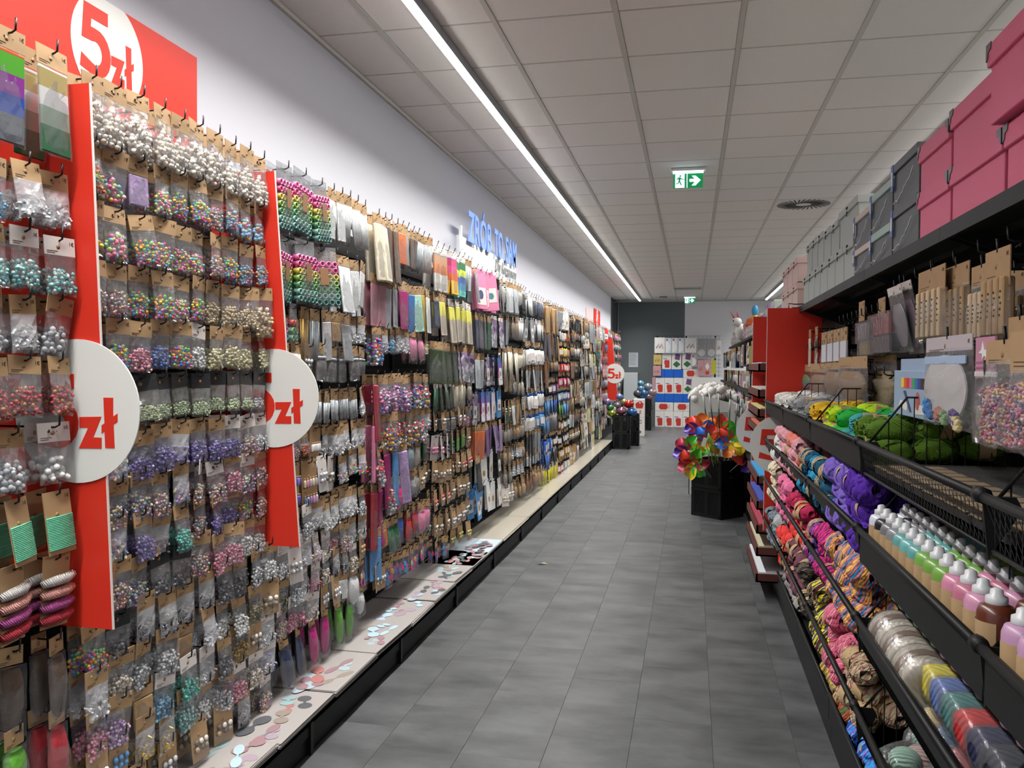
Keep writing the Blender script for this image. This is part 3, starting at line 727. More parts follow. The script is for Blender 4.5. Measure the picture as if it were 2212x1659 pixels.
P_('clear', ['#d4d8dc', '#c0c4c8', '#e6e9eb', '#aaaeb2'], 'clear glass beads', 'glass_bead_bag', rough=.12)
P_('silv', ['#d0d2d5', '#bcbec2', '#e6e7e8', '#a8aaae'], 'silver beads', 'glass_bead_bag', rough=.2, metal=.15)
P_('blue', ['#3f86b0', '#5fa5cc', '#8cc0da', '#2e6c94'], 'blue glass beads', 'glass_bead_bag', rough=.12)
P_('turq', ['#5ab4b8', '#9adad4', '#d6e8e2', '#3f94a0'], 'turquoise pearls', 'pearl_bag', rough=.2)
P_('red', ['#b02432', '#c84450', '#8e1a26', '#c98a3a'], 'red berries', 'glass_bead_bag', rough=.3)
P_('plum', ['#6d5560', '#8a6f78', '#a89098', '#54434c'], 'dusky plum beads', 'glass_bead_bag', rough=.3)
P_('glow', ['#b4c49a', '#c2cfa8', '#a4b58a'], 'pale green glow granules', 'glow_bead_bag', rough=.4)
P_('purp', ['#5c4f9a', '#6a5aa8', '#9888cc', '#4a4480', '#aa9fdc'], 'purple glitter beads', 'glass_bead_bag', rough=.25)
P_('foil', ['#c8c0d8', '#e0a8c8', '#8ab4d0', '#ece4b0', '#9a88c8', '#5f8aa8'], 'glittering foil mix', 'sequin_bag', rough=.15, metal=.25)
P_('irid', ['#c88aa8', '#d8c0c8', '#8ab0a0', '#d8b080', '#a87098'], 'iridescent pink mix', 'sequin_bag', rough=.2, metal=.3)
P_('dark', ['#26282c', '#5a5c64', '#1a1c20', '#9a9da6'], 'black shiny beads', 'glass_bead_bag', rough=.12)
P_('lilac', ['#b48cc0', '#d8b0d0', '#9a78b0', '#e0d0e0'], 'lilac beads', 'pearl_bag', rough=.2)
P_('gold', ['#b8902a', '#d8b23c', '#8e6c1c', '#e8cc60'], 'gold sequins', 'sequin_bag', rough=.2, metal=.7)
P_('teal', ['#3aa89a', '#5cc4b4', '#2c8c84'], 'teal beads', 'pearl_bag', rough=.3)
P_('olive', ['#6b6438', '#857c4a', '#4c4728'], 'olive brown beads', 'glass_bead_bag')
P_('shell', ['#d8cdbc', '#c8b8a4', '#e4dcd0', '#b8a894'], 'shell coloured beads', 'pearl_bag', rough=.3)
P_('pomp', ['#d890b8', '#5a3f8a', '#e0dce0', '#c85a94', '#7f6ab0'], 'pink and purple pompoms', 'pompom_bag', rough=.9)
P_('pomr', ['#c83a34', '#3a5aa8', '#d8d8d8', '#d8a83a', '#3a8a5a', '#c85a3a'], 'red blue white pompoms', 'pompom_bag', rough=.9)
P_('pomm', ['#d83a64', '#e0b43a', '#3a7ac0', '#d8d8dc', '#6ab04a', '#8a4aa0'], 'rainbow pompoms', 'pompom_bag', rough=.9)
P_('pomx', ['#c03a48', '#b8b0ac', '#7a8a94', '#d898a0'], 'red and grey pompoms', 'pompom_bag', rough=.9)
P_('seq', ['#c85a34', '#5aa83c', '#8a3a94', '#2c4ca0', '#5c6068'], 'layered rainbow sequins', 'sequin_bag', mode='stripe', scale=.24, rough=.15, metal=.4)
P_('seqg', ['#d8d8d8', '#a89868', '#c8c8c8', '#8a9a8a', '#3a6a4c'], 'white gold green sequins', 'sequin_bag', mode='stripe', scale=.24, rough=.15, metal=.4)
P_('stripe1', ['#8a847c', '#b0886c', '#c87848', '#c8c4bc', '#b8b4ac'], 'grey and orange felt', 'felt_pack', mode='stripe', scale=.29, rough=.9)
P_('stripe2', ['#5a3a6a', '#b03a64', '#c8487a', '#d8602c', '#d8a83a', '#d8a83a'], 'purple red yellow felt', 'felt_pack', mode='stripe', scale=.29, rough=.9)
P_('stripe3', ['#2c6a44', '#2c6a44', '#b8c83a', '#3a5aa0', '#3a8ab0', '#5ab4ac'], 'green blue teal felt', 'felt_pack', mode='stripe', scale=.29, rough=.9)
P_('yelw', ['#d0cc5a', '#d0cc5a', '#b4a898', '#b4a898'], 'half yellow half beige', 'paper_pack', mode='stripe', scale=.26, rough=.4)
P_('print', ['#7a7c84', '#3a3c44', '#b8b4bc', '#8a6a94'], 'dark printed', 'stencil_pack', mode='vor', scale=30)
P_('mand', ['#3a5ca0', '#6a4c9c', '#b04c84', '#d8d0dc'], 'blue and pink printed', 'painting_kit', mode='stripe', scale=.24)
P_('foams', ['#d85a2c', '#c83a7a', '#3a7ab0', '#d8b83a', '#7a3a8a'], 'bright foam shapes', 'foam_shape_bag', rough=.8)
P_('flor', ['#b8a89c', '#8a5a4c', '#d8d0c8', '#5c6a5a'], 'flowery printed', 'paper_pack', mode='vor', scale=26)
P_('mixc', ['#d8d4cc', '#b09a7c', '#8c8478', '#c8beb0', '#6c6258'], 'beige mixed parts', 'small_parts_bag', rough=.5)
P_('mixs', ['#c8cacc', '#8c8e92', '#3c3e44', '#a8b0b8'], 'silver grey parts', 'small_parts_bag', rough=.3)
P_('mixr', ['#b03a48', '#c8a8a0', '#d8d4d0', '#5c5a64', '#c86a5a'], 'red and white parts', 'small_parts_bag', rough=.4)
P_('mixp', ['#a85a94', '#d8c8d4', '#6a7ab0', '#c888a8'], 'pink and violet parts', 'small_parts_bag', rough=.3)
P_('mixy', ['#b8b03c', '#d8d49c', '#8a9a5c', '#c8c4b0'], 'yellow green parts', 'small_parts_bag', rough=.4)
P_('baub', ['#8a94b8', '#c8ccd8', '#b8a0b0', '#9ab8c8'], 'pearly pale parts', 'small_parts_bag', rough=.15, metal=.5)
for n_, c_1, w_, nm in [('bark', '#5c4c40', 'dark brown feathers', 'feather_bag'), ('mag', '#8c1f5c', 'magenta tissue', 'coloured_pack'), ('blu', '#2c6cac', 'blue tissue', 'coloured_pack'), ('aqua', '#9cc4b4', 'pale green tissue', 'coloured_pack'),
        ('yel', '#c8a83c', 'yellow tissue', 'coloured_pack'), ('wht', '#cfd0d0', 'white', 'white_pack'), ('gry', '#8c8f92', 'grey', 'grey_pack'), ('blk', '#24262a', 'black', 'black_pack'), ('navy', '#2a3450', 'navy', 'dark_pack'),
        ('pnk', '#d07c9c', 'pink', 'pink_pack'), ('hot', '#d81f6c', 'hot pink fluff', 'fluff_bag'), ('grn', '#1f5c38', 'dark green fibre', 'coloured_pack'), ('lime', '#5c9c34', 'bright green fibre', 'coloured_pack'), ('mos', '#2c3c24', 'dark green moss', 'moss_pack'),
        ('mint', '#6cc4a0', 'mint green', 'coloured_pack'), ('slate', '#4c4850', 'slate grey', 'dark_pack'), ('reds', '#8c2430', 'dark red', 'red_pack'), ('redl', '#b0343c', 'red fibre', 'red_pack'), ('brn', '#7c5438', 'brown', 'brown_pack'), ('tan', '#ab8a60', 'tan', 'tan_pack'),
        ('crm', '#d0c6b0', 'cream', 'cream_pack'), ('orng', '#c86a3c', 'orange', 'coloured_pack'), ('vio', '#6a4878', 'violet', 'coloured_pack'), ('lila', '#9c84ac', 'lilac', 'coloured_pack'), ('sil', '#aab0b4', 'silver', 'silver_pack'), ('gold2', '#b0882c', 'gold', 'gold_pack'),
        ('yelb', '#d8cc2c', 'bright yellow', 'yellow_pack'), ('redb', '#c02c2c', 'bright red', 'red_pack'), ('pinb', '#cc4468', 'raspberry pink', 'pink_pack'), ('blub', '#2c5cb0', 'strong blue', 'coloured_pack'), ('blup', '#4a84b8', 'light blue', 'coloured_pack'), ('fuch', '#b02474', 'fuchsia fibre', 'fluff_bag'),
        ('dgrn', '#1f5048', 'bottle green', 'coloured_pack'), ('wool', '#b8b2a4', 'off-white wool', 'white_pack'), ('lace', '#a8707c', 'dusty pink lace', 'pink_pack')]:
    S_(n_, c_1, w_, nm, noise=.15, bump=.3)
NOUN = {'wood': 'bag of', 'bead': 'bag of', 'beadw': 'white-headed bag of', 'beadb': 'black-headed bag of', 'big': 'bag of', 'bigw': 'white-headed bag of', 'small': 'small bag of', 'smallw': 'small white-headed bag of', 'glow': 'black-headed bag of', 'pom': 'bag of', 'crys': 'bag of', 'crysw': 'white-headed bag of'}
SUF = {'sheet': 'pouch', 'sheetb': 'large pouch', 'felt': 'tall pack', 'sheets': 'short pouch', 'tall': 'long pack', 'cardp': 'flat pack', 'lump': 'soft bag', 'lumpb': 'large soft bag', 'lumpt': 'long soft bag', 'curl': '', 'curls': '', 'curlr': '', 'jar': '', 'jars': '', 'stick': 'stick pack', 'stickl': 'long stick pack', 'sticks': 'short stick pack', 'brush': 'brush pack', 'marker': 'marker pack', 'glue': 'glue tube pack', 'bottlep': 'bottle pack', 'parts': 'parts on kraft card', 'partsw': 'parts on white card', 'vial': 'vials on card', 'floss': '', 'cord': 'cord on card', 'box': 'hanging box', 'boxs': 'small hanging box', 'kit': 'kit pack', 'foam': 'bag'}
FIXD = {'curl': ('pink to green hair roller pack', 'roller_pack', .16), 'curls': ('violet pink blue roller pack', 'roller_pack', .09), 'curlr': ('red and mint roller pack', 'roller_pack', .09), 'jar': ('clear plastic jar pack', 'jar_pack', .09), 'jars': ('small clear jar pack', 'jar_pack', .09), 'floss': ('white pink red floss card', 'floss_card', .1)}
WID = {'felt': .135, 'pom': .12, 'sheetb': .11, 'lumpb': .12, 'box': .17, 'boxs': .11, 'kit': .13, 'cardp': .11}
CNT = {}
ROWN = ['top', 'second', 'third', 'fourth', 'fifth', 'sixth', 'seventh', 'eighth', 'ninth', 'tenth', 'eleventh', 'twelfth', 'thirteenth', 'fourteenth', 'fifteenth']
def put(key, pl, y, z, bay, row, idx, depth, far):
    if key in FIXD: words, name, _ = FIXD[key]; sub = None; desc = words
    else:
        sub, words, name = PAL[pl]; desc = (NOUN[key] + ' ' + words) if key in NOUN else (words + ' ' + SUF[key])
        if key in ('marker', 'glue', 'brush', 'stick', 'stickl', 'sticks', 'bottlep', 'box', 'boxs', 'kit', 'felt', 'jar', 'vial', 'parts', 'partsw', 'lump', 'lumpb', 'lumpt', 'tall'):
            name = {'marker': 'marker_pack', 'glue': 'glue_tube_pack', 'brush': 'brush_pack', 'stick': 'stick_pack', 'stickl': 'long_stick_pack', 'sticks': 'stick_pack', 'bottlep': 'bottle_pack', 'box': 'hanging_box', 'boxs': 'hanging_box', 'kit': 'craft_kit', 'felt': 'felt_pack', 'vial': 'vial_card', 'parts': 'small_parts_card', 'partsw': 'small_parts_card', 'lump': 'soft_craft_bag', 'lumpb': 'soft_craft_bag', 'lumpt': 'soft_craft_bag', 'tall': 'long_pack'}[key]
    if CNT.get(name, 0) >= 300: return
    CNT[name] = CNT.get(name, 0) + 1
    if far:
        if key not in MERGED: MERGED[key] = merge_kind(key)
        var = R.choice(MERGED[key])
    else: var = R.choice(KINDS[key])
    base = '%s along %s row, %s left bay' % (ORD[min(idx, 19)], ROWN[row], ORD[bay])
    label = desc + ', ' + base if depth == 0 else 'rear ' + desc + ', ' + base
    x = XTIP - .010 - depth * .05 - R.uniform(0, .015)
    rz = R.gauss(0, .13); ry = R.gauss(0, .05) - .03; rx = R.gauss(0, .05)
    if R.random() < .06 and depth == 0: rz -= .5
    root = link(name, var[0][1], None, (x, y + R.uniform(-.006, .006), z), (rx, ry, rz), label, None, None, None, sub)
    root['category'] = 'craft supply pack'; root['group'] = '%s in the %s left bay' % (words, ORD[bay])
    for nme, me in var[1:]: link(nme, me, root, sub=sub)
def row_fill(bay, row, z, spec, y0=None, y1=None, behind=1, far=False, step=1.0):
    items = []
    for tok in spec.split():
        p = tok.split(':'); n = int(p[2]) if len(p) > 2 else 1
        items += [(p[0], p[1] if len(p) > 1 else None)] * n
    y0 = BAY0 + BAY * bay + .05 if y0 is None else y0; y1 = BAY0 + BAY * (bay + 1) - .03 if y1 is None else y1
    ws = [FIXD[k][2] if k in FIXD else WID.get(k, .095) for k, _ in items]
    tot = sum(ws); sc = (y1 - y0) / tot; y = y0
    idx = 0
    for (k, pl), w_ in zip(items, ws):
        yc = y + w_ * sc / 2; y += w_ * sc
        zj = R.uniform(-.008, .008) * (1 if row < 6 else 1.8); z_, z = z, z + zj; hook(yc, z, ROWN[row], bay, idx)
        if k != 'none':
            for dpt in range(0, behind + 1): put(k, pl, yc, z, bay, row, idx, dpt, far)
        idx += 1; z = z_
# bay 0: nearest, cut by the left edge of the picture (only its right half shows)
B0 = [(2.28, 'sheetb:seq sheetb:seq:1 sheetb:seq sheetb:seqg'), (1.98, 'bead:blue crys:clear:1 bead:blue crys:clear:1 crys:clear'), (1.82, 'bead:turq:3 beadw:turq beadw:turq'),
      (1.66, 'big:white:2 big:clear crys:clear big:clear'), (1.50, 'bead:plum:2 bead:red:3'), (1.335, 'bigw:white:2 big:clear bigw:white'), (1.17, 'cord:slate:2 cord:mint:2'), (1.0, 'floss:x:4'),
      (.79, 'lump:wool:2 lumpt:bark:2'), (.60, 'lump:lime lump:blup lump:lime lumpt:redl'), (.42, 'foam:foams:2 parts:mixc:2')]
for i, (z, s) in enumerate(B0): row_fill(0, i, z, s, 1.36, 1.89)
B1 = [(2.28, 'wood:woodw:10'), (2.10, 'bead:rain big:pastel sheets:lila bead:pastel bead:candy:2 bead:irid bead:sky big:sky:2'), (1.935, 'big:rain big:pastel bead:candy bead:pastel:3 bead:irid bead:candy bead:sky:2'),
      (1.775, 'bead:irid:2 bead:candy:2 bead:pastel bead:candy bead:woodn:3 wood:woodn'), (1.62, 'beadw:candy bead:candy bead:pinkp bead:bluep bead:candy beadw:white bead:cream:4'),
      (1.46, 'beadb:candy beadb:candy glow:glow:2 glow:glow:3 beadb:glow:2 beadb:clear'), (1.30, 'crys:foil:2 bead:purp:2 crys:purp bead:purp:2 beadw:purp beadw:irid beadw:clear'),
      (1.17, 'crys:irid bead:foil:2 bead:irid crys:foil beadw:irid:2 bead:pinkp beadw:foil bead:irid'), (1.05, 'crys:foil:2 bead:purp crys:irid bead:teal bead:irid bead:purp:2 bead:candy bead:irid'),
      (.92, 'bead:irid:2 bead:foil beadb:dark:2 bead:irid bead:pinkp:2 bead:white:2'), (.79, 'bead:candy beadb:dark crys:dark:3 crys:dark bead:dark:2 bead:silv bead:white'),
      (.665, 'crys:silv bead:shell:1 bead:silv:2 sheets:tan crys:clear bead:white:2 bead:olive parts:mixc'), (.545, 'bead:pinkp bead:lilac sheets:tan beadw:blue beadw:teal crysw:silv bead:dark bead:gold parts:mixc crysw:clear'),
      (.43, 'parts:wht parts:blup crys:gold crys:gold bead:turq bead:white:1 bead:silv beadw:pinkp beadw:shell crysw:foil'), (.31, 'sheets:blup parts:mixs:2 parts:mixc:2 crys:dark beadw:irid')]
for i, (z, s) in enumerate(B1): row_fill(1, i, z, s, 1.915, 2.915 if i < 10 else 2.98)
B2 = [(2.29, 'curl:x:3 sheet:wht:2 stick:wht:3'), (2.0, 'curl:x:3 sheetb:wht:2 sheetb:wht sheet:wht'), (1.735, 'curls:x curlr:x stick:gold2 stick:sil sheet:wht sheets:tan sheet:gry crys:clear:2'),
      (1.585, 'small:red sticks:wht parts:mixs jar:x:2 jar:x:2 jars:x'), (1.38, 'small:bluep crys:clear sticks:sil:3 sticks:sil:3 crys:clear'), (1.22, 'small:teal small:irid small:red vial:silv crys:silv:4 crys:silv'),
      (1.09, 'vial:silv vial:purp vial:foil partsw:mixs partsw:mixc crys:foil crys:pastel crys:candy'), (.90, 'partsw:silv bead:clear beadw:silv crys:silv:2 crys:silv:2 crys:white bead:clear'),
      (.765, 'beadw:silv partsw:silv crysw:clear crysw:irid crysw:shell bead:pinkp bead:irid crys:silv crys:clear'), (.65, 'bead:olive bead:clear crysw:silv crysw:pinkp beadw:shell crys:dark:2 beadw:shell parts:tan'),
      (.53, 'beadw:irid beadw:pinkp bigw:pinkp crysw:shell parts:silv parts:silv sheets:wht lumpb:wht foam:foams'), (.40, 'lumpt:navy:2 lumpt:fuch:2 lumpt:lime:2 lump:wht'), ]
for i, (z, s) in enumerate(B2): row_fill(2, i, z, s, 2.98, 3.9)
B3 = [(2.28, 'tall:crm:2 tall:bark:2 sheet:orng sheet:gry sheet:bark:2 stick:sil:2'), (1.96, 'sheetb:lace:2 sheetb:sil sheetb:gry sheetb:mag:2 sheetb:blu sheetb:aqua sheetb:yel sheetb:wht'), (1.70, 'pom:pomm crys:baub bead:blue:1 crys:clear:2 lumpb:pnk:2 bead:cream'),
      (1.44, 'tall:reds:1 pom:pomp:4 pom:pomm:3 pom:pomr'), (1.24, 'tall:pnk pom:pomr:4 pom:pomr:2 pom:pomx crys:baub'), (1.06, 'pom:pomx tall:mag:1 tall:blup tall:lila lumpb:pomx lumpb:wool lump:grn'),
      (.88, 'tall:reds tall:mag pom:pomx lumpb:hot:2 lump:gry lump:mixc parts:mixc:2'), (.66, 'sheetb:blup sheets:orng lumpb:grn:2 lumpb:blub lumpb:redb lumpb:redl lumpb:pnk:2'), (.44, 'parts:mixc:2 foam:foams:3 foam:foams:3 foam:foams:2')]
for i, (z, s) in enumerate(B3): row_fill(3, i, z, s)
B4 = [(2.27, 'felt:stripe1:2 felt:stripe2:2 felt:stripe3:2 stick:sil sheet:wht'), (1.95, 'sheet:navy sheetb:yelw:1 sheetb:reds felt:yelw:3 felt:yelw'), (1.64, 'sheetb:mos:2 sheetb:mos:2 sheetb:print:2 sheetb:print'), (1.40, 'brush:grn brush:mos:3 stick:crm:3 lump:wool'),
      (1.2, 'parts:mixc:2 jars:x:2 parts:mixs:2 bead:pinkp'), (1.04, 'partsw:pnk:2 partsw:blk:2 sheets:lime:2 parts:mixc'), (.87, 'parts:mixc:3 parts:mixc:2 parts:mixr:2'), (.70, 'parts:mixr:3 parts:mixc:3 parts:mixs'), (.52, 'parts:mixc:3 parts:mixs:4'), (.36, 'foam:foams:2 parts:mixy:3')]
B5 = [(2.24, 'sheetb:gry box:pnk:4 sheetb:sil lumpt:wool'), (1.90, 'sheetb:navy:1 sheetb:slate:2 sheetb:grn:1 cardp:print:2 cardp:print'), (1.58, 'sheetb:sil:2 kit:print:2 kit:mand'), (1.30, 'kit:print kit:mand:2 kit:mixp kit:blup'), (1.04, 'sheetb:orng:2 sheetb:vio:2 sheetb:lila:2'),
      (.80, 'sheetb:blk:1 kit:wht:2 kit:blk'), (.56, 'kit:blup:2 kit:wht:3'), ]
B6 = [(2.24, 'sheetb:sil sheetb:wht:2 sheetb:sil:2 lumpb:wool brush:blk:2'), (1.95, 'sheetb:baub:2 lumpb:mixc lumpb:tan brush:wht:3'), (1.66, 'stickl:crm:4 stickl:crm lumpb:crm:2'), (1.40, 'sheets:tan:2 lump:wool:2 lumpb:crm'), (1.18, 'parts:mixc:2 sheet:wht sheet:aqua sheet:tan:3'), (.98, 'lump:mixc:3 lump:tan:3 lump:wool'), (.78, 'lump:tan:2 crys:clear:3 lump:tan'), (.60, 'lump:mixc:2 crys:clear:3'), (.42, 'partsw:crm partsw:wht:2 lump:tan:3')]
B7 = [(2.22, 'brush:wht:2 brush:blk:2 brush:navy:3'), (1.98, 'kit:mixs:3 brush:blk brush:wht:3'), (1.74, 'bottlep:wht:4 bottlep:wht:3'), (1.5, 'sheetb:wht:3 sheetb:gry:2 sheetb:wht'), (1.27, 'glue:wht:4 glue:wht:4'), (1.05, 'glue:wht:4 glue:blup:4'), (.84, 'sheetb:blk:3 sheetb:gry:3'), (.62, 'sheets:sil:3 sheets:baub:3'), (.42, 'lumpb:brn:3 lumpb:tan:3')]
B8 = [(2.22, 'tall:tan:3 tall:tan:3 sheetb:mixs'), (1.9, 'tall:slate:2 sheetb:brn:2 sheetb:navy tall:tan'), (1.6, 'tall:brn:2 lump:tan:2 lump:wool'), (1.36, 'marker:blk:4 marker:vio:3'), (1.14, 'brush:blup:4 brush:blub:3'), (.94, 'brush:blup:3 brush:slate:4'), (.74, 'bottlep:blub:3 marker:blk:3'), (.54, 'brush:blub:3 brush:blk:3'), (.36, 'brush:yelb:4 brush:yelb:3')]
B9 = [(2.22, 'tall:mixs:2 kit:wht:3 tall:tan:2'), (2.0, 'marker:wht:4 marker:orng:4'), (1.8, 'marker:orng:2 marker:yelb:4 marker:orng:2'), (1.6, 'marker:redb:8'), (1.42, 'marker:pinb:8'), (1.24, 'marker:blup:3 marker:blub:3 marker:vio:2'), (1.06, 'brush:lime:3 brush:blup:5'), (.88, 'marker:brn:4 marker:dgrn:4'), (.70, 'marker:blk:3 marker:slate:4'), (.52, 'marker:gold2:4 marker:gold2:3'), (.34, 'marker:reds:4 marker:sil:3')]
def generic(cols, ks, n, seed):
    q = random.Random(seed); rows = []
    z = 2.22
    while z > .4:
        k = q.choice(ks); c = q.choice(cols); c2 = q.choice(cols)
        rows.append((z, '%s:%s:%d %s:%s:%d' % (k, c, n // 2, q.choice(ks), c2, n - n // 2))); z -= q.choice([.2, .22, .25])
    return rows
FARB = {4: B4, 5: B5, 6: B6, 7: B7, 8: B8, 9: B9,
        10: generic(['tan', 'mixc', 'mixs', 'wht', 'blk', 'crm', 'mixr', 'brn'], ['sheet', 'parts', 'kit', 'lump', 'stick'], 7, 1),
        11: generic(['tan', 'mixc', 'wht', 'crm', 'flor', 'wool', 'mixs'], ['sheetb', 'kit', 'lumpb', 'cardp'], 6, 2),
        12: generic(['wht', 'sil', 'mixy', 'crm', 'gry', 'tan'], ['sheetb', 'tall', 'kit', 'cardp'], 6, 3),
        13: generic(['sil', 'mixy', 'mixr', 'mixp', 'dgrn', 'wool', 'baub'], ['sheetb', 'lumpb', 'kit'], 6, 4),
        14: generic(['baub', 'mixr', 'sil', 'pnk', 'mixp', 'redb'], ['lumpb', 'kit', 'sheetb'], 6, 5),
        15: generic(['sil', 'baub', 'mixp', 'wht', 'lace'], ['lumpb', 'crys', 'sheets'], 6, 6), 16: generic(['sil', 'lace', 'wht', 'pnk'], ['crys', 'sheets', 'lump'], 6, 7), 17: generic(['sil', 'lace', 'wht', 'pnk', 'baub'], ['crys', 'sheets', 'lump'], 6, 8)}
for bay, rows in FARB.items():
    for i, (z, s) in enumerate(rows): row_fill(bay, i, z, s, behind=1 if bay < 9 else 0, far=bay >= 6)
HOOKS_FAR.obj('peg_hook_field', label='rows of black peg hooks on the further bays of the left shelving', cat='hooks', kind='stuff')
# a few long bare hooks above the seventh bay's goods are part of the hook field; black clip on a bag
b = MB(); b.box((-.04, -.03, -.06), (.012, .03, .03), M_black, bev=.006); b.obj('black_bag_clip', loc=(XTIP - .01, 6.75, 2.2), label='square black clip on a pale bag in the top row of the sixth left bay', cat='clip')
# magazines and printed card stacks along the base shelf
PR = [mat('print_' + c, h, .4) for c, h in [('maroon', '#94757a'), ('bluegrey', '#a2b2ba'), ('brown', '#8e8178'), ('mauve', '#9c8c98'), ('teal', '#8ca6a8'), ('red', '#a8706c'), ('dark', '#54565a'), ('sky', '#a8c0cc')]]
M_sheet = mat('poster_sheet', '#a29d9a', .28, noise=.04, nscale=3, spec=.6)
M_cream = mat('cream_board', '#aca598', .2, spec=.6)
def sheet_stack(y0, L, n, label, prints, m=M_sheet, w=.36, rot=0, zt=0):
    r = empty('printed_sheet_stack', (XDK - w / 2 - .0 + .012, y0 + L / 2, .146 + zt), label, 'sheet stack', 'stacks of printed sheets on the base shelf', rot=(0, 0, rot))
    for q in range(n):
        b = MB(); dx, dy = R.uniform(-.006, .006), R.uniform(-.01, .01); b.box((-w / 2 + dx, -L / 2 + dy, q * .0042), (w / 2 + dx, L / 2 + dy, q * .0042 + .0032), m); b.obj('sheet', r)
    zt_ = n * .0042 - .0008; b = MB(); q = random.Random(int(y0 * 100))
    for s in range(prints):
        cx, cy = q.uniform(-w * .05, w * .42), q.uniform(-L * .42, L * .42); a0 = q.uniform(-.5, .5); sx, sy = q.uniform(.012, .03), q.uniform(.02, .065); mm = q.choice(PR)
        M = T((cx, cy, s * .0004)) @ Matrix.Rotation(a0, 4, 'Z')
        for d in (-1, 1):
            b.prism([(sx * cos(t * pi / 6), d * sy * .9 + sy * .75 * sin(t * pi / 6)) for t in range(12)], zt_, zt_ + .0003, mm, M=M, axis='z')
        b.box((-sx * .2, -sy * .3, zt_), (sx * .2, sy * .3, zt_ + .0006), mm, M=M)
    b.obj('printed_motifs', r); return r
y = 1.35; q = 0
while y < 5.3:
    L = R.uniform(.38, .5); sheet_stack(y, L, 5 + q % 3, 'stack of glossy sheets printed with spectacles, %s from the left on the base shelf' % ORD[q], 8, rot=R.uniform(-.03, .03)); y += L + .005; q += 1
sheet_stack(5.33, .86, 5, 'pale blue printed sheet stack with small dark squares on the base shelf', 22, mat('pale_blue_sheet', '#b9c6ce', .3))
y = 6.22; q = 0
while y < 14.6:
    sheet_stack(y, 1.0, 4, 'plain cream board stack, %s beyond the pale blue stack on the base shelf' % ORD[q], 0, M_cream, w=.34); y += 1.005; q += 1
# ================================================================== RIGHT-HAND SHELVING (aisle side faces -X)
RB = [1.46 + 1.01 * k for k in range(-1, 5)]      # bay edges .45 1.46 2.47 3.48 4.49 5.5
RX = .46; RBK = .97; RIMS = [1.295, 1.052, .80, .545]
for k in range(-1, 4):
    y0 = 1.46 + 1.01 * k; y1 = y0 + 1.01
    u = empty('gondola_shelving_unit', (RBK, y0, 0), 'black gondola shelving holding yarn, %s bay on the right' % ORD[k + 1], 'shelving', 'bays of the yarn gondola')
    b = MB(); b.box((0, 0, .1), (.03, 1.01, 1.86), M_dkpan); b.obj('back_panel', u)
    b = MB(); b.box((-.02, -.014, 0), (.04, .014, 1.9), M_black); b.obj('upright', u)
    b = MB(); b.box((-.40, 0, .1), (0, 1.006, .12), M_black2); b.box((-.41, 0, 0), (-.39, 1.006, .10), M_black2); b.obj('base_shelf', u)
    b = MB(); b.box((-.42, .0, .10), (-.412, 1.0, .20), M_black2); b.tube([(-.42, 0, .2), (-.42, 1.005, .2)], .008, M_black2, 8); b.obj('base_rim', u)
    b = MB(); b.box((-.305, .0, 1.862), (.35, 1.008, 1.885), M_black2); b.box((-.31, 0, 1.848), (-.30, 1.008, 1.888), M_black2)
    for yy in (.02, .98): b.prism([(-.30, 1.862), (0, 1.862), (0, 1.75)], yy - .003, yy + .003, M_black, axis='y')
    for xx in (-.2, -.1): b.box((xx, .02, 1.845), (xx + .02, .99, 1.862), M_black)
    b.obj('top_shelf', u)
def perforated(b, y0, y1, z0, z1, x0, x1, m, nx=40, nz=5):
    """panel with real diamond-like openings: crossing thin slanted strips between two rims"""
    L = y1 - y0; st = (z1 - z0)
    n = int(L / .022)
    for i in range(n + 1):
        y = y0 + i * L / n
        for s in (-1, 1):
            ya, yb = y, y + s * st * .55
            if yb < y0 or yb > y1: continue
            b.add([(x0, ya - .0022, z0), (x0, ya + .0022, z0), (x1, yb + .0022, z1), (x1, yb - .0022, z1)], [(0, 1, 2, 3)], m)
BASKETS = {}
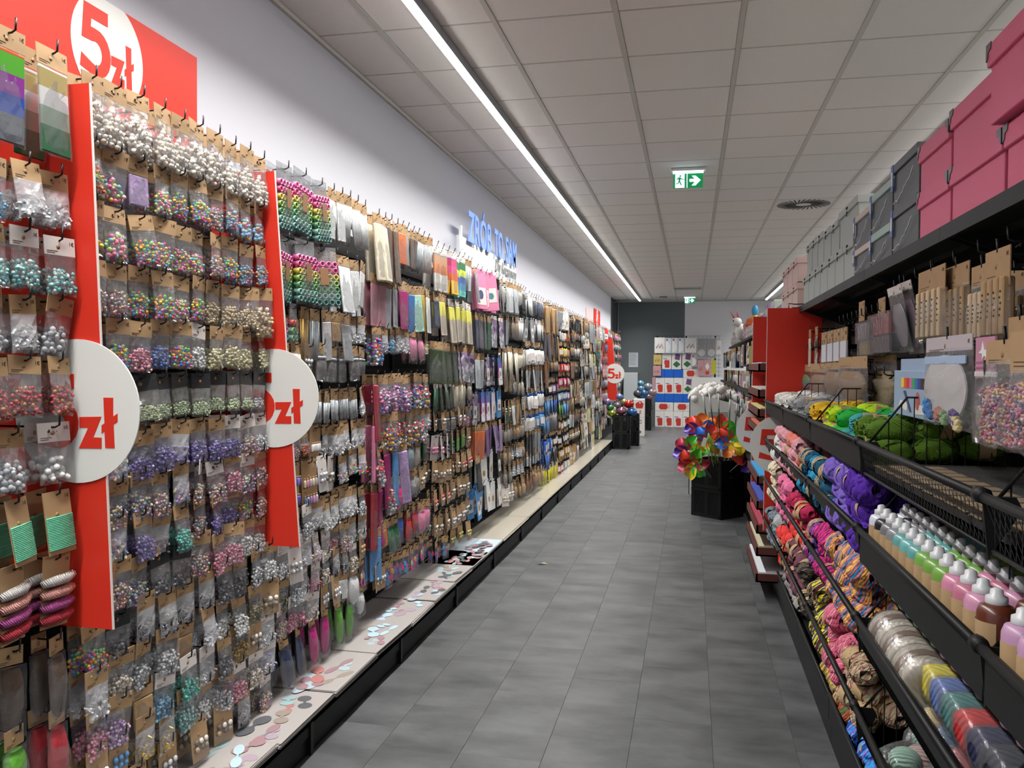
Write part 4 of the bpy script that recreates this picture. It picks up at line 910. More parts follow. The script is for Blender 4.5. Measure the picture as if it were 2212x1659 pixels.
for ri, zr in enumerate(RIMS):
    for k in range(-1, 4):
        y0 = 1.46 + 1.01 * k + .004; y1 = y0 + 1.0
        u = empty('wire_basket', (RX, y0, zr), 'black mesh basket, %s row from the top, %s bay on the right' % (ORD[ri], ORD[k + 1]), 'basket', 'black baskets of the yarn gondola')
        b = MB(); b.tube([(0, 0, 0), (0, 1.0, 0)], .009, M_black2, 8); b.obj('top_rim', u)
        b = MB()
        ph = (.085, .09 if k <= 0 else .05, .05 if k <= 0 else .028, .028)[ri]; pb = .1 if ri == 0 else .138
        if k <= 0 and ri == 0: perforated(b, 0, 1.0, -ph, -.006, .018, .002, M_black2)
        else: b.box((.006, 0, -ph), (.009, 1.0, -.0), M_black2)
        b.tube([(.016, 0, -ph - .002), (.016, 1.0, -ph - .002)], .004, M_black2, 6); b.obj('front_panel', u)
        b = MB(); b.box((.05, 0, -pb - .005), (.50, 1.0, -pb), M_black2)
        for q in range(30): b.tube([(.016, q * .034 + .01, -ph), (.05, q * .034 + .01, -pb)], .0018, M_black2, 4, caps=False); b.obj('bottom', u)
        b = MB(); b.prism([(0, 0), (.010, -.10), (.06, -.02), (.05, .0)], -.004, .001, M_black2, axis='y'); b.tube([(0, -.012, .002), (0, .012, .002)], .014, M_black2, 8); b.obj('end_bracket', u)
        for yy in ((.02,) if k > 0 else (.02,)):
            d = MB(); prof = [(.02, -.02), (.13, .125), (.22, .125), (.44, .02)]
            d.tube([(x, yy, z) for x, z in prof], .0035, M_black2, 5)
            for q in range(12):
                x = .05 + q * .033; zt = .125 if .13 < x < .22 else (-.02 + (x - .02) / .11 * .145 if x <= .13 else .125 - (x - .22) / .22 * .105)
                d.tube([(x, yy, -.137), (x, yy, zt)], .0017, M_black2, 4, caps=False)
            d.obj('wire_divider', u)
        BASKETS[(ri, k)] = u
fin(5.50, .46, 1.88, .47, .46, (.56, 1.012), 'tall red divider panel with a 5 zł disc beside the far end of the yarn', xback=.80)
fin(6.50, .46, 1.885, .452, .45, (.525, 1.03), 'further red divider panel with a 5 zł disc beside the pinwheel crate', xback=.80)
for o in COL.objects: pass
# sheets of coloured paper on shelf trays between the two red panels
TR = [(1.53, '#c9c4c0', 'white'), (1.36, '#d2cdc8', 'off-white'), (1.235, '#d8cf8c', 'pale yellow'), (1.12, '#d87a5c', 'salmon orange'), (.80, '#3fa0d8', 'sky blue'), (.64, '#4a58b0', 'indigo'), (.485, '#b04858', 'crimson pink'), (.34, '#c8bfa4', 'beige'), (.17, '#d4d6dc', 'bluish white')]
for z, hcol, nme in TR:
    t = empty('paper_tray_shelf', (.42, 5.54, z), 'narrow brown tray shelf holding %s paper by the red panel' % nme, 'shelf', 'tray shelves between the red panels')
    b = MB(); b.box((.0, 0, -.055), (.36, .93, -.045), mat('tray_brown', '#5c2c26', .5)); b.obj('tray_floor', t)
    b = MB(); b.box((.0, 0, -.055), (.012, .93, 0), mat('tray_brown')); b.box((0, 0, -.055), (.3, .01, 0), mat('tray_brown')); b.obj('tray_front', t)
    r = empty('paper_ream', (.44, 5.56, z - .043), 'stack of %s paper on a tray between the red panels' % nme, 'paper', 'paper reams between the red panels')
    for q in range(3):
        b = MB(); b.box((0, 0, q * .017), (.30, .88, q * .017 + .016), mat('paper_' + nme.replace(' ', '_'), hcol, .5)); b.obj('paper_sheets', r)
u = empty('gondola_shelving_unit', (RBK, 5.5, 0), 'black gondola bay between the two right-hand red panels', 'shelving')
b = MB(); b.box((-.02, 0, .1), (.03, 1.0, 1.86), M_dkpan); b.obj('back_panel', u)
b = MB(); b.box((-.41, 0, 0), (0, 1.0, .1), M_black2); b.obj('base_shelf', u)
# ---------------------------------------------------------------- yarn
def yarn_mesh(Lh, Rr, kind, seed):
    q = random.Random(seed); b = MB(); v = []; f = []; nu, nv = (30, 18) if kind != 'roll' else (24, 6)
    ph = [q.uniform(0, 6) for _ in range(6)]
    for j in range(nv + 1):
        t = j / nv * 2 - 1
        for i in range(nu):
            a = 2 * pi * i / nu
            if kind == 'roll': prof = 1 if abs(t) < .9 else .82; x = t * Lh
            else: prof = max(.16, (1 - abs(t) ** 2.5)) ** .5; x = t * Lh * (1 - .08 * (abs(t) > .95))
            r = Rr * prof
            if kind == 'skein': r *= 1 + .05 * sin(5 * a + 4 * t + ph[0]) + .03 * sin(11 * a - 9 * t + ph[1]) + .05 * sin(2 * a + ph[2])
            elif kind == 'fluff': r *= 1 + .09 * sin(3 * a + 5 * t + ph[0]) + .07 * sin(7 * a - 6 * t + ph[1]) + q.uniform(-.05, .05)
            elif kind == 'chunk': r *= 1 + .13 * abs(sin(2.5 * a + 3.2 * t + ph[0])) * (1 if abs(t) < .9 else .3) + .09 * sin(5 * t + ph[1]) * cos(3 * a)
            elif kind == 'frill': r *= 1 + q.uniform(-.16, .16)
            v.append((x, r * cos(a), r * sin(a) * .86))
    for j in range(nv):
        for i in range(nu): f.append((j * nu + i, j * nu + (i + 1) % nu, (j + 1) * nu + (i + 1) % nu, (j + 1) * nu + i))
    f.append(tuple(range(nu))); f.append(tuple(nv * nu + i for i in range(nu))[::-1])
    b.add([(p[0], p[1], p[2]) for p in v], f, None, True)
    # strands lying over the surface
    if kind in ('skein', 'chunk'):
        ns = 9 if kind == 'skein' else 6
        for s in range(ns):
            pts = []; a0 = q.uniform(0, 6.28); tw = q.uniform(.8, 1.8) * q.choice([-1, 1])
            for k in range(9):
                t = -0.86 + 1.72 * k / 8; prof = max(.16, 1 - abs(t) ** 2.5) ** .5
                a = a0 + tw * t; rr = Rr * prof * 1.03
                pts.append((t * Lh, rr * cos(a), rr * sin(a) * .87))
            b.tube(pts, .003 if kind == 'skein' else .009, None, 5)
    return b.mesh('yarn')
def band_mesh(Rr, w):
    b = MB(); n = 20; v = []; f = []
    for x in (-w, w):
        for i in range(n): v.append((x, Rr * cos(2 * pi * i / n), Rr * .88 * sin(2 * pi * i / n)))
    for i in range(n): f.append((i, (i + 1) % n, (i + 1) % n + n, i + n))
    b.add(v, f, M_band, True)
    for k in range(3): b.box((-w * .7, -.012, Rr * .88 + .0002 - k * 0), (w * .6, -.012 + .002, Rr * .88 + .0012), M_ink, M=Matrix.Rotation(.5 + k * .15, 4, 'X'))
    return b.mesh('paper_band')
YK = {'skein': (.068, .040), 'fluff': (.072, .047), 'chunk': (.075, .050), 'frill': (.062, .045), 'small': (.060, .034)}
YM = {k: [yarn_mesh(l, r, 'skein' if k == 'small' else k, 40 + i * 7 + len(k)) for i in range(3)] for k, (l, r) in YK.items()}
BM_ = {k: band_mesh(r * 1.075, .021) for k, (l, r) in YK.items()}
YC = {}
def yc(n, cols, words, scale=10, kind=None):
    if isinstance(cols, str): YC[n] = (mat('yarn_' + n, cols, .9, noise=.22, nscale=90, wave=.45, wscale=85), words)
    else: YC[n] = (pal('yarn_' + n, cols, rough=.9, mode='wave', scale=scale, wave=.5), words)
for a in [('white', '#e0deda', 'white'), ('ivory', '#dccfb4', 'ivory'), ('grey', '#85888b', 'grey'), ('lgrey', '#a7a9aa', 'light grey'), ('yellow', '#dcb01c', 'golden yellow'), ('neon', '#b8e01c', 'neon lime'), ('green', '#1fac3c', 'bright green'),
          ('aqua', '#3aa0a0', 'sea blue'), ('olive', '#4c700c', 'olive green'), ('teal', '#1c4c58', 'dark teal'), ('turq', '#1490bc', 'turquoise'), ('baby', '#5ca4e0', 'baby blue'), ('blue', '#5c84d0', 'soft blue'), ('petrol', '#0f5474', 'petrol blue'),
          ('lilac', '#7860c0', 'lilac'), ('purple', '#4e1c9c', 'deep purple'), ('night', '#282450', 'midnight blue'), ('rose', '#d89aa4', 'fluffy rose'), ('salmon', '#dc7c6c', 'salmon'), ('pink', '#e0709c', 'pink'), ('coral', '#e83c38', 'coral'), ('magenta', '#b81c50', 'raspberry'),
          ('red', '#d82a14', 'tomato red'), ('wine', '#601426', 'wine red'), ('mauve', '#70404e', 'dusky mauve'), ('silver', '#908c8c', 'silver grey'), ('navy', '#283654', 'navy'), ('black', '#131316', 'black'), ('brown', '#6c4a3a', 'brown'), ('rust', '#a84c28', 'rust orange'), ('bluegrey', '#7c8894', 'blue grey')]: yc(*a)
yc('multi1', ['#e02c78', '#3cb09c', '#e0b03c', '#4a64c8', '#cc3ca4'], 'rainbow twisted'); yc('multi2', ['#7a3c8c', '#b04a94', '#4a4c8c'], 'violet mixed'); yc('frillp', ['#140c14', '#e8309c', '#140c14', '#e02c8c'], 'pink and black frilly', 26)
yc('bluor', ['#0f74a8', '#e0602c', '#2aa0c8', '#c02c2c', '#e0a85c'], 'blue and orange'); yc('dmulti', ['#3c4438', '#6c4a44', '#2c5450', '#8c7c64', '#3a2c2c'], 'dark mixed'); yc('ybr', ['#e8dc2c', '#5a1430', '#1c64a0', '#e8dc2c', '#4a1028'], 'yellow blue maroon', 9)
yc('pinkw', ['#cc5c7c', '#d8a0a8', '#b83c5c', '#cc5c7c'], 'pink and white'); yc('beigem', ['#b8a47c', '#8c9c8c', '#c8b890', '#a0685c'], 'beige striped', 22); yc('dorange', ['#8c3c28', '#b86a3c', '#5c2820', '#4c6c3c'], 'burnt orange mixed'); yc('bpurp', ['#2c90d8', '#6a4cc0', '#9c78d0', '#3cb4e8', '#1c449c'], 'blue violet striped', 8)
yc('rainb', ['#2c4c54', '#c87c3c', '#6c9c3c', '#a03c5c', '#d8c040'], 'dark rainbow', 16); yc('silvb', ['#b8b4ac', '#3c3c3c', '#d8d4cc', '#8c8c88'], 'white and black fluffy', 20)
YN = {}
YCNT = [0]
RNAME = ['top', 'second', 'third', 'lowest']
def yarn(kind, col, p, rot, where, band=True, s=1.0, pos=''):
    nm = {'skein': 'yarn_skein', 'small': 'yarn_skein', 'fluff': 'fluffy_yarn_ball', 'chunk': 'chunky_yarn_ball', 'frill': 'frilly_yarn_ball'}[kind]
    w = {'skein': 'yarn skein', 'small': 'small yarn skein', 'fluff': 'fuzzy yarn ball', 'chunk': 'chunky yarn ball', 'frill': 'frilly ball'}[kind]
    if CNT.get(nm, 0) >= 300: return
    CNT[nm] = CNT.get(nm, 0) + 1
    sub, words = YC[col]
    o = link(nm, R.choice(YM[kind]), None, p, rot, '%s %s, %s, %s' % (words, w, pos, where), 'yarn', '%s yarn in %s' % (words, where), None, sub)
    o.scale = (s, s, s)
    if band: link('paper_band', BM_[kind], o)
    return o
def fill(row, kind, cols, y0, y1, dx=3, layers=2, ax='y', band=.8, step=None, s=1.0, x0=None):
    """lay balls in the basket of a row between y0 and y1; colours change along y"""
    Lh, Rr = YK[kind]; Lh *= s; Rr *= s
    where = (RNAME[row] + ' right basket') if row < 4 else 'right base shelf'
    zf = (RIMS[row] - .07) if row < 4 else .14
    if row in (1, 2, 3) and cols != ['white']: layers = max(layers, 3)
    if row in (1, 2, 3): zf = RIMS[row] - .09
    xx0 = (RX + (.02 if row < 1 else .004) if row < 4 else .57) if x0 is None else x0
    if ax == 'x': xx0 += Lh - Rr
    along = Lh * 1.85 if ax == 'y' else Rr * 1.95; deep = Rr * 1.9 if ax == 'y' else Lh * 1.85
    along = step or along; n = max(1, int((y1 - y0) / along)); 
    for L in range(layers):
        for j in range(dx):
            for i in range(n):
                t = (i + .5) / n
                if L == layers - 1 and layers > 1 and R.random() < .25: continue
                c = cols[min(len(cols) - 1, int(t * len(cols)))]
                if isinstance(c, (list, tuple)): c = R.choice(c)
                y = y0 + (y1 - y0) * t + R.uniform(-.012, .012) + (L % 2) * along * .3
                x = xx0 + Rr + j * deep + R.uniform(-.006, .006) + (L % 2) * .02
                z = zf + Rr * .86 + L * Rr * 1.45 + j * .012 + R.uniform(-.004, .006)
                rz = (pi / 2 if ax == 'y' else 0) + R.gauss(0, .22)
                yarn(kind, c, (x, min(max(y, y0), y1), z), (R.uniform(-.4, .4), R.gauss(0, .1), rz), where, R.random() < band, s, '%s from near, %s line, %s layer' % (ORD[i], ['front', 'second', 'third', 'rear'][j], ['bottom', 'upper', 'top'][L]))
# top row: greys and yellows far away, greens nearer
fill(0, 'skein', ['grey', 'lgrey', 'white', 'white'], 3.86, 5.4, 3, 2, 'x', .35)
fill(0, 'skein', ['yellow'], 3.52, 3.84, 3, 2, 'x', .8); fill(0, 'skein', ['neon'], 3.22, 3.5, 3, 2, 'x', .8); fill(0, 'skein', ['aqua', 'green'], 2.85, 3.2, 3, 2, 'x', .8); fill(0, 'skein', ['olive'], 2.5, 2.82, 3, 2, 'x', .5)
# second row
fill(1, 'chunk', ['white'], 4.88, 5.16, 3, 2, 'y', .1); fill(1, 'fluff', [['rose', 'salmon'], 'rose'], 3.95, 4.85, 3, 3, 'y', .1)
fill(1, 'skein', ['petrol', ['turq', 'petrol']], 3.15, 3.9, 1, 2, 'y', .9); fill(1, 'chunk', ['baby', ['baby', 'blue']], 3.12, 3.88, 2, 2, 'y', .7, x0=RX + .11)
fill(1, 'chunk', ['purple', 'lilac'], 2.50, 3.08, 3, 2, 'y', .5)
# third row
fill(2, 'chunk', ['ivory', 'ivory'], 4.88, 5.28, 3, 3, 'y', .3); fill(2, 'fluff', ['pink'], 4.3, 4.85, 2, 3, 'y', .2); fill(2, 'skein', [['coral', 'magenta']], 3.75, 4.28, 2, 3, 'y', .9)
fill(2, 'skein', ['multi2', 'multi1', 'multi1'], 3.38, 3.72, 3, 2, 'y', .8); fill(2, 'frill', ['frillp'], 3.08, 3.36, 3, 2, 'y', .7); fill(2, 'chunk', ['bluor'], 2.56, 3.05, 2, 2, 'y', .8)
# lowest row
fill(3, 'skein', ['bluegrey', 'bluegrey'], 4.95, 5.40, 3, 2, 'y', .3); fill(3, 'fluff', ['lgrey'], 4.78, 4.95, 3, 2, 'y', .3); fill(3, 'skein', [['red', 'coral']], 4.42, 4.78, 3, 3, 'y', .7); fill(3, 'skein', ['wine'], 4.25, 4.42, 3, 2, 'y', .9)
fill(3, 'fluff', ['mauve', 'mauve'], 3.85, 4.25, 3, 2, 'y', .4); fill(3, 'frill', ['dmulti'], 3.43, 3.83, 3, 2, 'y', .4); fill(3, 'chunk', ['ybr'], 3.1, 3.42, 3, 2, 'y', .7); fill(3, 'chunk', ['pinkw'], 2.78, 3.09, 3, 2, 'y', .7); fill(3, 'skein', ['beigem'], 2.5, 2.77, 3, 2, 'y', .8)
# base shelf
fill(4, 'fluff', ['silver', 'silver'], 5.0, 5.45, 3, 2, 'y', .2); fill(4, 'frill', ['silvb'], 4.75, 4.98, 2, 2, 'y', .3); fill(4, 'skein', ['brown'], 4.62, 4.74, 2, 2, 'y', .8); fill(4, 'skein', ['navy', 'navy'], 4.3, 4.6, 3, 2, 'y', .9)
fill(4, 'skein', ['black'], 3.88, 4.28, 3, 2, 'y', .9); fill(4, 'frill', ['dorange', 'rainb', 'rainb'], 3.28, 3.86, 3, 3, 'y', .3); fill(4, 'chunk', ['bpurp'], 2.3, 3.25, 3, 2, 'y', .3, s=1.2)
# ---------------------------------------------------------------- paint bottles in the second row, nearest bay
def bottle_proto():
    b = MB(); b.lathe([(.026, 0), (.028, .005), (.028, .10), (.0285, .115), (.028, .135), (.024, .146), (.014, .15)], None, 16)
    c = MB(); c.lathe([(.0155, .149), (.0165, .151), (.016, .160), (.010, .163), (.009, .171), (.004, .174)], mat('white_cap', '#c4c6c9', .3), 14)
    l = MB(); l.add([(-.0288 * cos(-1.3 + q * .26), .0288 * sin(-1.3 + q * .26), zz) for q in range(11) for zz in (.015, .124)], [(q * 2, q * 2 + 2, q * 2 + 3, q * 2 + 1) for q in range(10)], M_kraft2, True)
    for k in range(4): l.box((-.0293, -.012, .04 + k * .012), (-.0286, .010 - k * .002, .042 + k * .012), M_ink)
    return b.mesh('paint_bottle'), c.mesh('cap'), l.mesh('kraft_label')
BO = bottle_proto()
BC = [('#5c2c1c', 'dark brown'), ('#c088a4', 'rose pink'), ('#b46c84', 'pink'), ('#c57f9c', 'bright pink'), ('#6c9a40', 'apple green'), ('#6c9a40', 'apple green'), ('#6fa04a', 'leaf green'), ('#5c9a98', 'teal'), ('#64a6a4', 'aqua'), ('#5c9a98', 'teal'), ('#7c8084', 'grey'), ('#6c7074', 'dark grey'), ('#1c1e28', 'black'), ('#c8ccd8', 'white')]
for i, (h_, nme) in enumerate(BC):
    for j in range(4):
        m = mat('paint_' + nme.replace(' ', '_'), h_, .3, coat=.3)
        n = CNT.get(('b', nme), 0)
        CNT[('b', nme)] = n + 1
        y = 1.46 + .055 + i * .066
        bo = link('paint_bottle', BO[0], None, (RX + .042 + j * .070, y + (j % 2) * .03, RIMS[1] - .104), (0, 0, R.uniform(-.3, .3)), '%s paint bottle with white cap, bottle line %s from near, %s from the front' % (nme, ORD[i], ORD[j]), 'bottle', 'paint bottles in the second basket row', None, m)
        bo.scale = (1.08, 1.08, 1.08)
        link('cap', BO[1], bo); link('kraft_label', BO[2], bo)
# more of them just before the picture's right edge
for i in range(5):
    for j in range(2):
        m = mat('paint_lilac', '#b48cac', .3); bo = link('paint_bottle', BO[0], None, (RX + .042 + j * .075, 1.40 - i * .066, RIMS[1] - .104), None, 'lilac paint bottle with white cap, %s at the right picture edge' % ORD[i * 2 + j], 'bottle', 'paint bottles in the second basket row', None, m)
        bo.scale = (1.08, 1.08, 1.08); link('cap', BO[1], bo); link('kraft_label', BO[2], bo)
# macrame spools, wrapped yarn rolls, bagged yarn (third and lowest rows, near)
def spool(p, rot, label, h_='#c9c0b0'):
    r = empty('cord_spool', p, label, 'cord spool', 'big cord spools in the third basket row', rot=rot)
    b = MB(); pr = [(.058, -.06), (.064, -.055)] + [(.064 + .0014 * (k % 2), -.05 + k * .005) for k in range(21)] + [(.064, .055), (.058, .06), (.016, .061), (.014, .05)]
    b.lathe(pr, mat('cord_' + h_[1:], h_, .8, wave=.4, wscale=30), 28, caps=True); b.obj('wound_cord', r)
    c = MB(); c.lathe([(.0665, -.018), (.0665, .018)], mat('spool_band', '#8a705a', .6), 28, caps=False); c.obj('paper_band', r)
    c = MB(); c.lathe([(.013, .0615), (.013, .063)], M_black, 12); c.obj('core_hole', r)
    f = MB(); f.lathe([(.02, .064), (.060, .0625), (.0675, .056), (.0685, 0), (.0675, -.056), (.06, -.0625)], M_film2, 20, caps=False); f.obj('film_wrap', r)
for i, (y, x, z, n) in enumerate([(2.14, .66, .835, 'front one of the right column'), (2.265, .66, .84, 'middle one of the right column'), (2.39, .66, .845, 'rear one of the right column'), (2.08, .54, .775, 'front one of the left column'), (2.205, .54, .78, 'middle one of the left column'), (2.33, .54, .785, 'rear one of the left column')]):
    spool((x, y, z), (pi / 2 + R.uniform(-.05, .05), 0, R.uniform(-.08, .08)), 'ivory cord spool with brown band, %s' % n)
def tyarn(p, rz, h_, name):
    r = empty('wrapped_yarn_roll', p, '%s fabric yarn roll with wide kraft band in clear film' % name, 'yarn roll', 'fabric yarn rolls in the third basket row', rot=(0, 0, rz))
    b = MB(); M = Matrix.Rotation(pi / 2, 4, 'Y'); pr = [(.03, -.09), (.048, -.088), (.052, -.08)] + [(.052 + .002 * (k % 2), -.075 + k * .0125) for k in range(13)] + [(.052, .08), (.048, .088), (.03, .09)]
    b.lathe(pr, mat('tyarn_' + name.replace(' ', '_'), h_, .75, wave=.5, wscale=30), 20, M=Matrix.Scale(.8, 4, (0, 0, 1)) @ M); b.obj('fabric_yarn', r)
    c = MB(); c.lathe([(.0555, -.038), (.0555, .038)], M_band, 20, M=Matrix.Scale(.8, 4, (0, 0, 1)) @ M, caps=False)
    for k in range(3): c.box((-.03, -.012 + k * .012, .0446), (.03 - k * .01, -.010 + k * .012, .0452), M_ink)
    c.obj('paper_band', r)
    f = MB(); film = [(.02, -.098), (.054, -.092), (.0575, -.08), (.0575, .08), (.054, .092), (.02, .098)]
    f.lathe(film, M_film, 18, M=Matrix.Scale(.82, 4, (0, 0, 1)) @ M, caps=False); f.obj('film_wrap', r)
for i, (h_, nme) in enumerate([('#4c5a94', 'violet blue'), ('#202636', 'anthracite'), ('#1e2448', 'navy blue'), ('#c02c2c', 'red'), ('#477c78', 'grey teal'), ('#5a72ac', 'denim blue'), ('#d4c43c', 'yellow')]):
    tyarn((.61, 1.50 + i * .084, .795), .1, h_, nme)
for i, (h_, nme) in enumerate([('#2a2e40', 'dark slate'), ('#b8b8c0', 'pale grey'), ('#8c3c44', 'brick red'), ('#37506c', 'steel blue'), ('#b8a070', 'sand')]):
    tyarn((.60, 1.55 + i * .1, .712), -.1, h_, nme)
for i in range(8):
    y = 1.68 + i * .095; r = empty('bagged_yarn', (.58 + (i % 2) * .07, y, .515 + (i % 3) * .02), 'clear bag of mint and rose yarn, %s from near, lowest basket row' % ORD[i], 'yarn bag', 'bagged pastel yarn in the lowest basket row', rot=(0, 0, .5 + .2 * (i % 3)))
    for q, cc in enumerate([('#94b8a4', 'mint'), ('#c4a49c', 'rose'), ('#c8b8b0', 'pale')]):
        b = MB(); b.ball((-.05 + q * .05, 0, .0), .04, mat('baggedyarn_' + cc[1], cc[0], .9, wave=.8), ICO3, (1, 1, .8)); b.obj('yarn_ball', r)
    f = MB(); n, m_ = 12, 8; vv = []; ff = []; q2 = random.Random(i)
    for a in range(m_ + 1):
        t = a / m_ * 2 - 1; rr = .052 * max(.12, 1 - abs(t) ** 4) ** .5
        for c in range(n): vv.append((t * .13, rr * cos(2 * pi * c / n) * q2.uniform(.92, 1.12), rr * .85 * sin(2 * pi * c / n) * q2.uniform(.92, 1.12)))
    for a in range(m_):
        for c in range(n): ff.append((a * n + c, a * n + (c + 1) % n, (a + 1) * n + (c + 1) % n, (a + 1) * n + c))
    f.add(vv, ff, M_film); f.obj('clear_bag', r)
# flat dark packs with kraft strips at the near end of the top basket row
for i in range(12):
    y = 2.42 - i * .082; r = empty('flat_fabric_pack', (.70, y, RIMS[0] - .085 + i * .0005), 'flat dark shiny pack with a kraft strip, %s from the olive yarn' % ORD[i], 'pack', 'flat packs in the top basket row', rot=(0, 0, R.uniform(-.06, .06)))
    b = MB(); b.box((-.20, -.038, 0), (.22, .038, .022), mat('pack_dark', ['#3a3638', '#2c3038', '#4a3a34'][i % 3] if False else '#35312f', .35, noise=.5, nscale=18), bev=.004); b.obj('folded_fabric', r)
    b = MB(); b.box((-.205, -.03, .022), (-.03, .028, .0235), M_kraft2); b.obj('kraft_strip', r)
    b = MB(); film_sheet(b, .078, .21, -.20, .004, n=3, nz=8, back=False)
    me = b.mesh('film_wrap'); o = link('film_wrap', me, r, (0, 0, .026), (0, -pi / 2, 0))
# ================================================================== BOXES ON THE TOP SHELF
M_pink = mat('box_pink', '#dc6688', .55, bump=.05, bscale=300); M_gbox = mat('box_greygreen', '#aab2ad', .6); M_dbox = mat('box_dark_grey', '#54585c', .5); M_pbox = mat('box_pale_pink', '#d6b8b0', .6); M_cbox = mat('box_cream', '#cfc5bb', .6); M_mbox = mat('box_mint_lid', '#a9c2bb', .6)
def sbox(y0, y1, z0, z1, x0, m, label, lidm=None, lid=.05, kind='pink', depth=.30, group='storage boxes on the top shelf'):
    w = y1 - y0 - .006; h = z1 - z0 - .002
    r = empty('storage_box', (x0, y0 + .003, z0), label, 'box', group); lidm = lidm or m
    b = MB(); b.box((.008, .005, 0), (depth, w - .005, h - .012), m, bev=.002); b.obj('box_body', r)
    b = MB(); b.box((0, 0, h - lid), (depth + .004, w, h), lidm, bev=.002); b.obj('lid', r)
    if kind == 'pink':
        for yy in (0, w):
            s = 1 if yy == 0 else -1
            c = MB(); c.prism([(yy - s * .001, h - .036), (yy + s * .01, h - .03), (yy + s * .012, h - .018), (yy + s * .026, h - .014), (yy + s * .03, h + .001), (yy - s * .001, h + .001)][::s], -.0022, -.0004, M_chrome2, axis='x')
            c.box((-.002, yy - .0015, h - .036), (.012, yy + .0015, h + .001), M_chrome2); c.obj('metal_corner', r)
    elif kind == 'tag':
        c = MB(); c.tube([(-.002, w * .5 - .012, h - lid + .02), (-.004, w * .5, h - lid + .012), (-.002, w * .5 + .012, h - lid + .02)], .0028, M_black, 5); c.box((-.004, w * .5 - .006, h - lid - .02), (-.001, w * .5 + .006, h - lid + .002), mat('tag_brown', '#4a3c30', .6)); c.obj('cord_closure', r)
    elif kind == 'motif':
        c = MB(); q = random.Random(int(y0 * 1000 + z0 * 77)); pts = []
        for i in range(15):
            t = i / 14; pts.append((-.001, w * (.12 + .76 * t), (h - lid) * (.15 + .65 * max(0, .8 - t) ** 1.4 * 1.2) + q.uniform(-.006, .006)))
        c.tube(pts, .0022, mat('silver_line', '#dfe2ea', .3), 4); c.obj('silver_line_motif', r)
        if q.random() < .8:
            c = MB(); c.box((-.002, w - .03, h * .42), (.001, w + .0, h + .001), mat('sticker_blue', '#5a74b8', .5)); c.box((-.0026, w - .026, h * .55), (-.001, w - .006, h * .85), M_white); c.obj('blue_sticker', r)
    return r
M_chrome2 = mat('dull_corner_metal', '#6b6468', .35, metal=.7)
X0 = .668; ZS = 1.888
def lay(x): return x
for (a, b_, z0, z1, n) in [(2.43, 2.745, 0, .147, 'lower far'), (2.43, 2.745, .147, .285, 'upper far'), (2.035, 2.425, 0, .15, 'lower middle'), (2.035, 2.425, .15, .30, 'upper middle'), (1.60, 2.03, 0, .15, 'lower near'), (1.56, 2.05, .155, .335, 'big upper near')]:
    sbox(a, b_, ZS + z0, ZS + z1, X0 - (.03 if 'big' in n else 0), M_pink, n + ' pink storage box with metal corners on the top shelf', depth=.36)
for (a, b_, z0, z1, l, lm, n) in [(2.75, 3.09, 0, .155, .03, M_dbox, 'lower large'), (2.75, 3.09, .155, .31, .03, M_dbox, 'upper large'), (3.095, 3.44, 0, .125, .03, M_mbox, 'lower mint-lidded'), (3.095, 3.44, .127, .275, .03, M_mbox, 'upper mint-lidded'), (3.445, 3.77, 0, .11, .025, M_cbox, 'lower cream-lidded'), (3.445, 3.77, .112, .25, .025, M_cbox, 'upper cream-lidded')]:
    sbox(a, b_, ZS + z0, ZS + z1, X0, M_dbox, n + ' dark grey box with a silver line on the top shelf', lm, l, 'motif')
ys = [3.775, 4.03, 4.27, 4.50, 4.74, 4.96, 5.2, 5.42]
for i in range(7): sbox(ys[i], ys[i + 1], ZS, ZS + .172, X0, M_gbox, 'grey-green box with cord closure, %s along the bottom layer' % ORD[i], None, .035, 'tag')
for i, (a, b_, h_) in enumerate([(3.775, 4.24, .185), (4.25, 4.49, .165), (4.495, 4.73, .172), (4.735, 4.95, .185), (4.955, 5.17, .19), (5.175, 5.4, .19)]):
    sbox(a, b_, ZS + .173, ZS + .173 + h_, X0 + .015, M_gbox, 'grey-green box with cord closure, %s along the upper layer' % ORD[i], None, .035, 'tag')
for i in range(3):
    for j in range(2): sbox(5.56 + i * .3, 5.855 + i * .3, ZS + .0 + j * .165, ZS + .16 + j * .165, .66 - .01, M_pbox, '%s pale pink box with cord closure, %s layer, beyond the grey-green boxes' % (ORD[i], ['bottom', 'top'][j]), None, .04, 'tag', group='pale pink boxes behind the red panel')
b = MB(); b.box((.62, 5.5, 1.86), (1.3, 6.6, 1.885), M_black2); b.tube([(.60, 5.52, 1.88), (.60, 5.52, 1.91), (.64, 5.52, 1.905), (.8, 5.52, 1.91)], .004, M_black, 6)
b.obj('top_shelf_extension', label='black top shelf between the two right-hand red panels', cat='shelf')
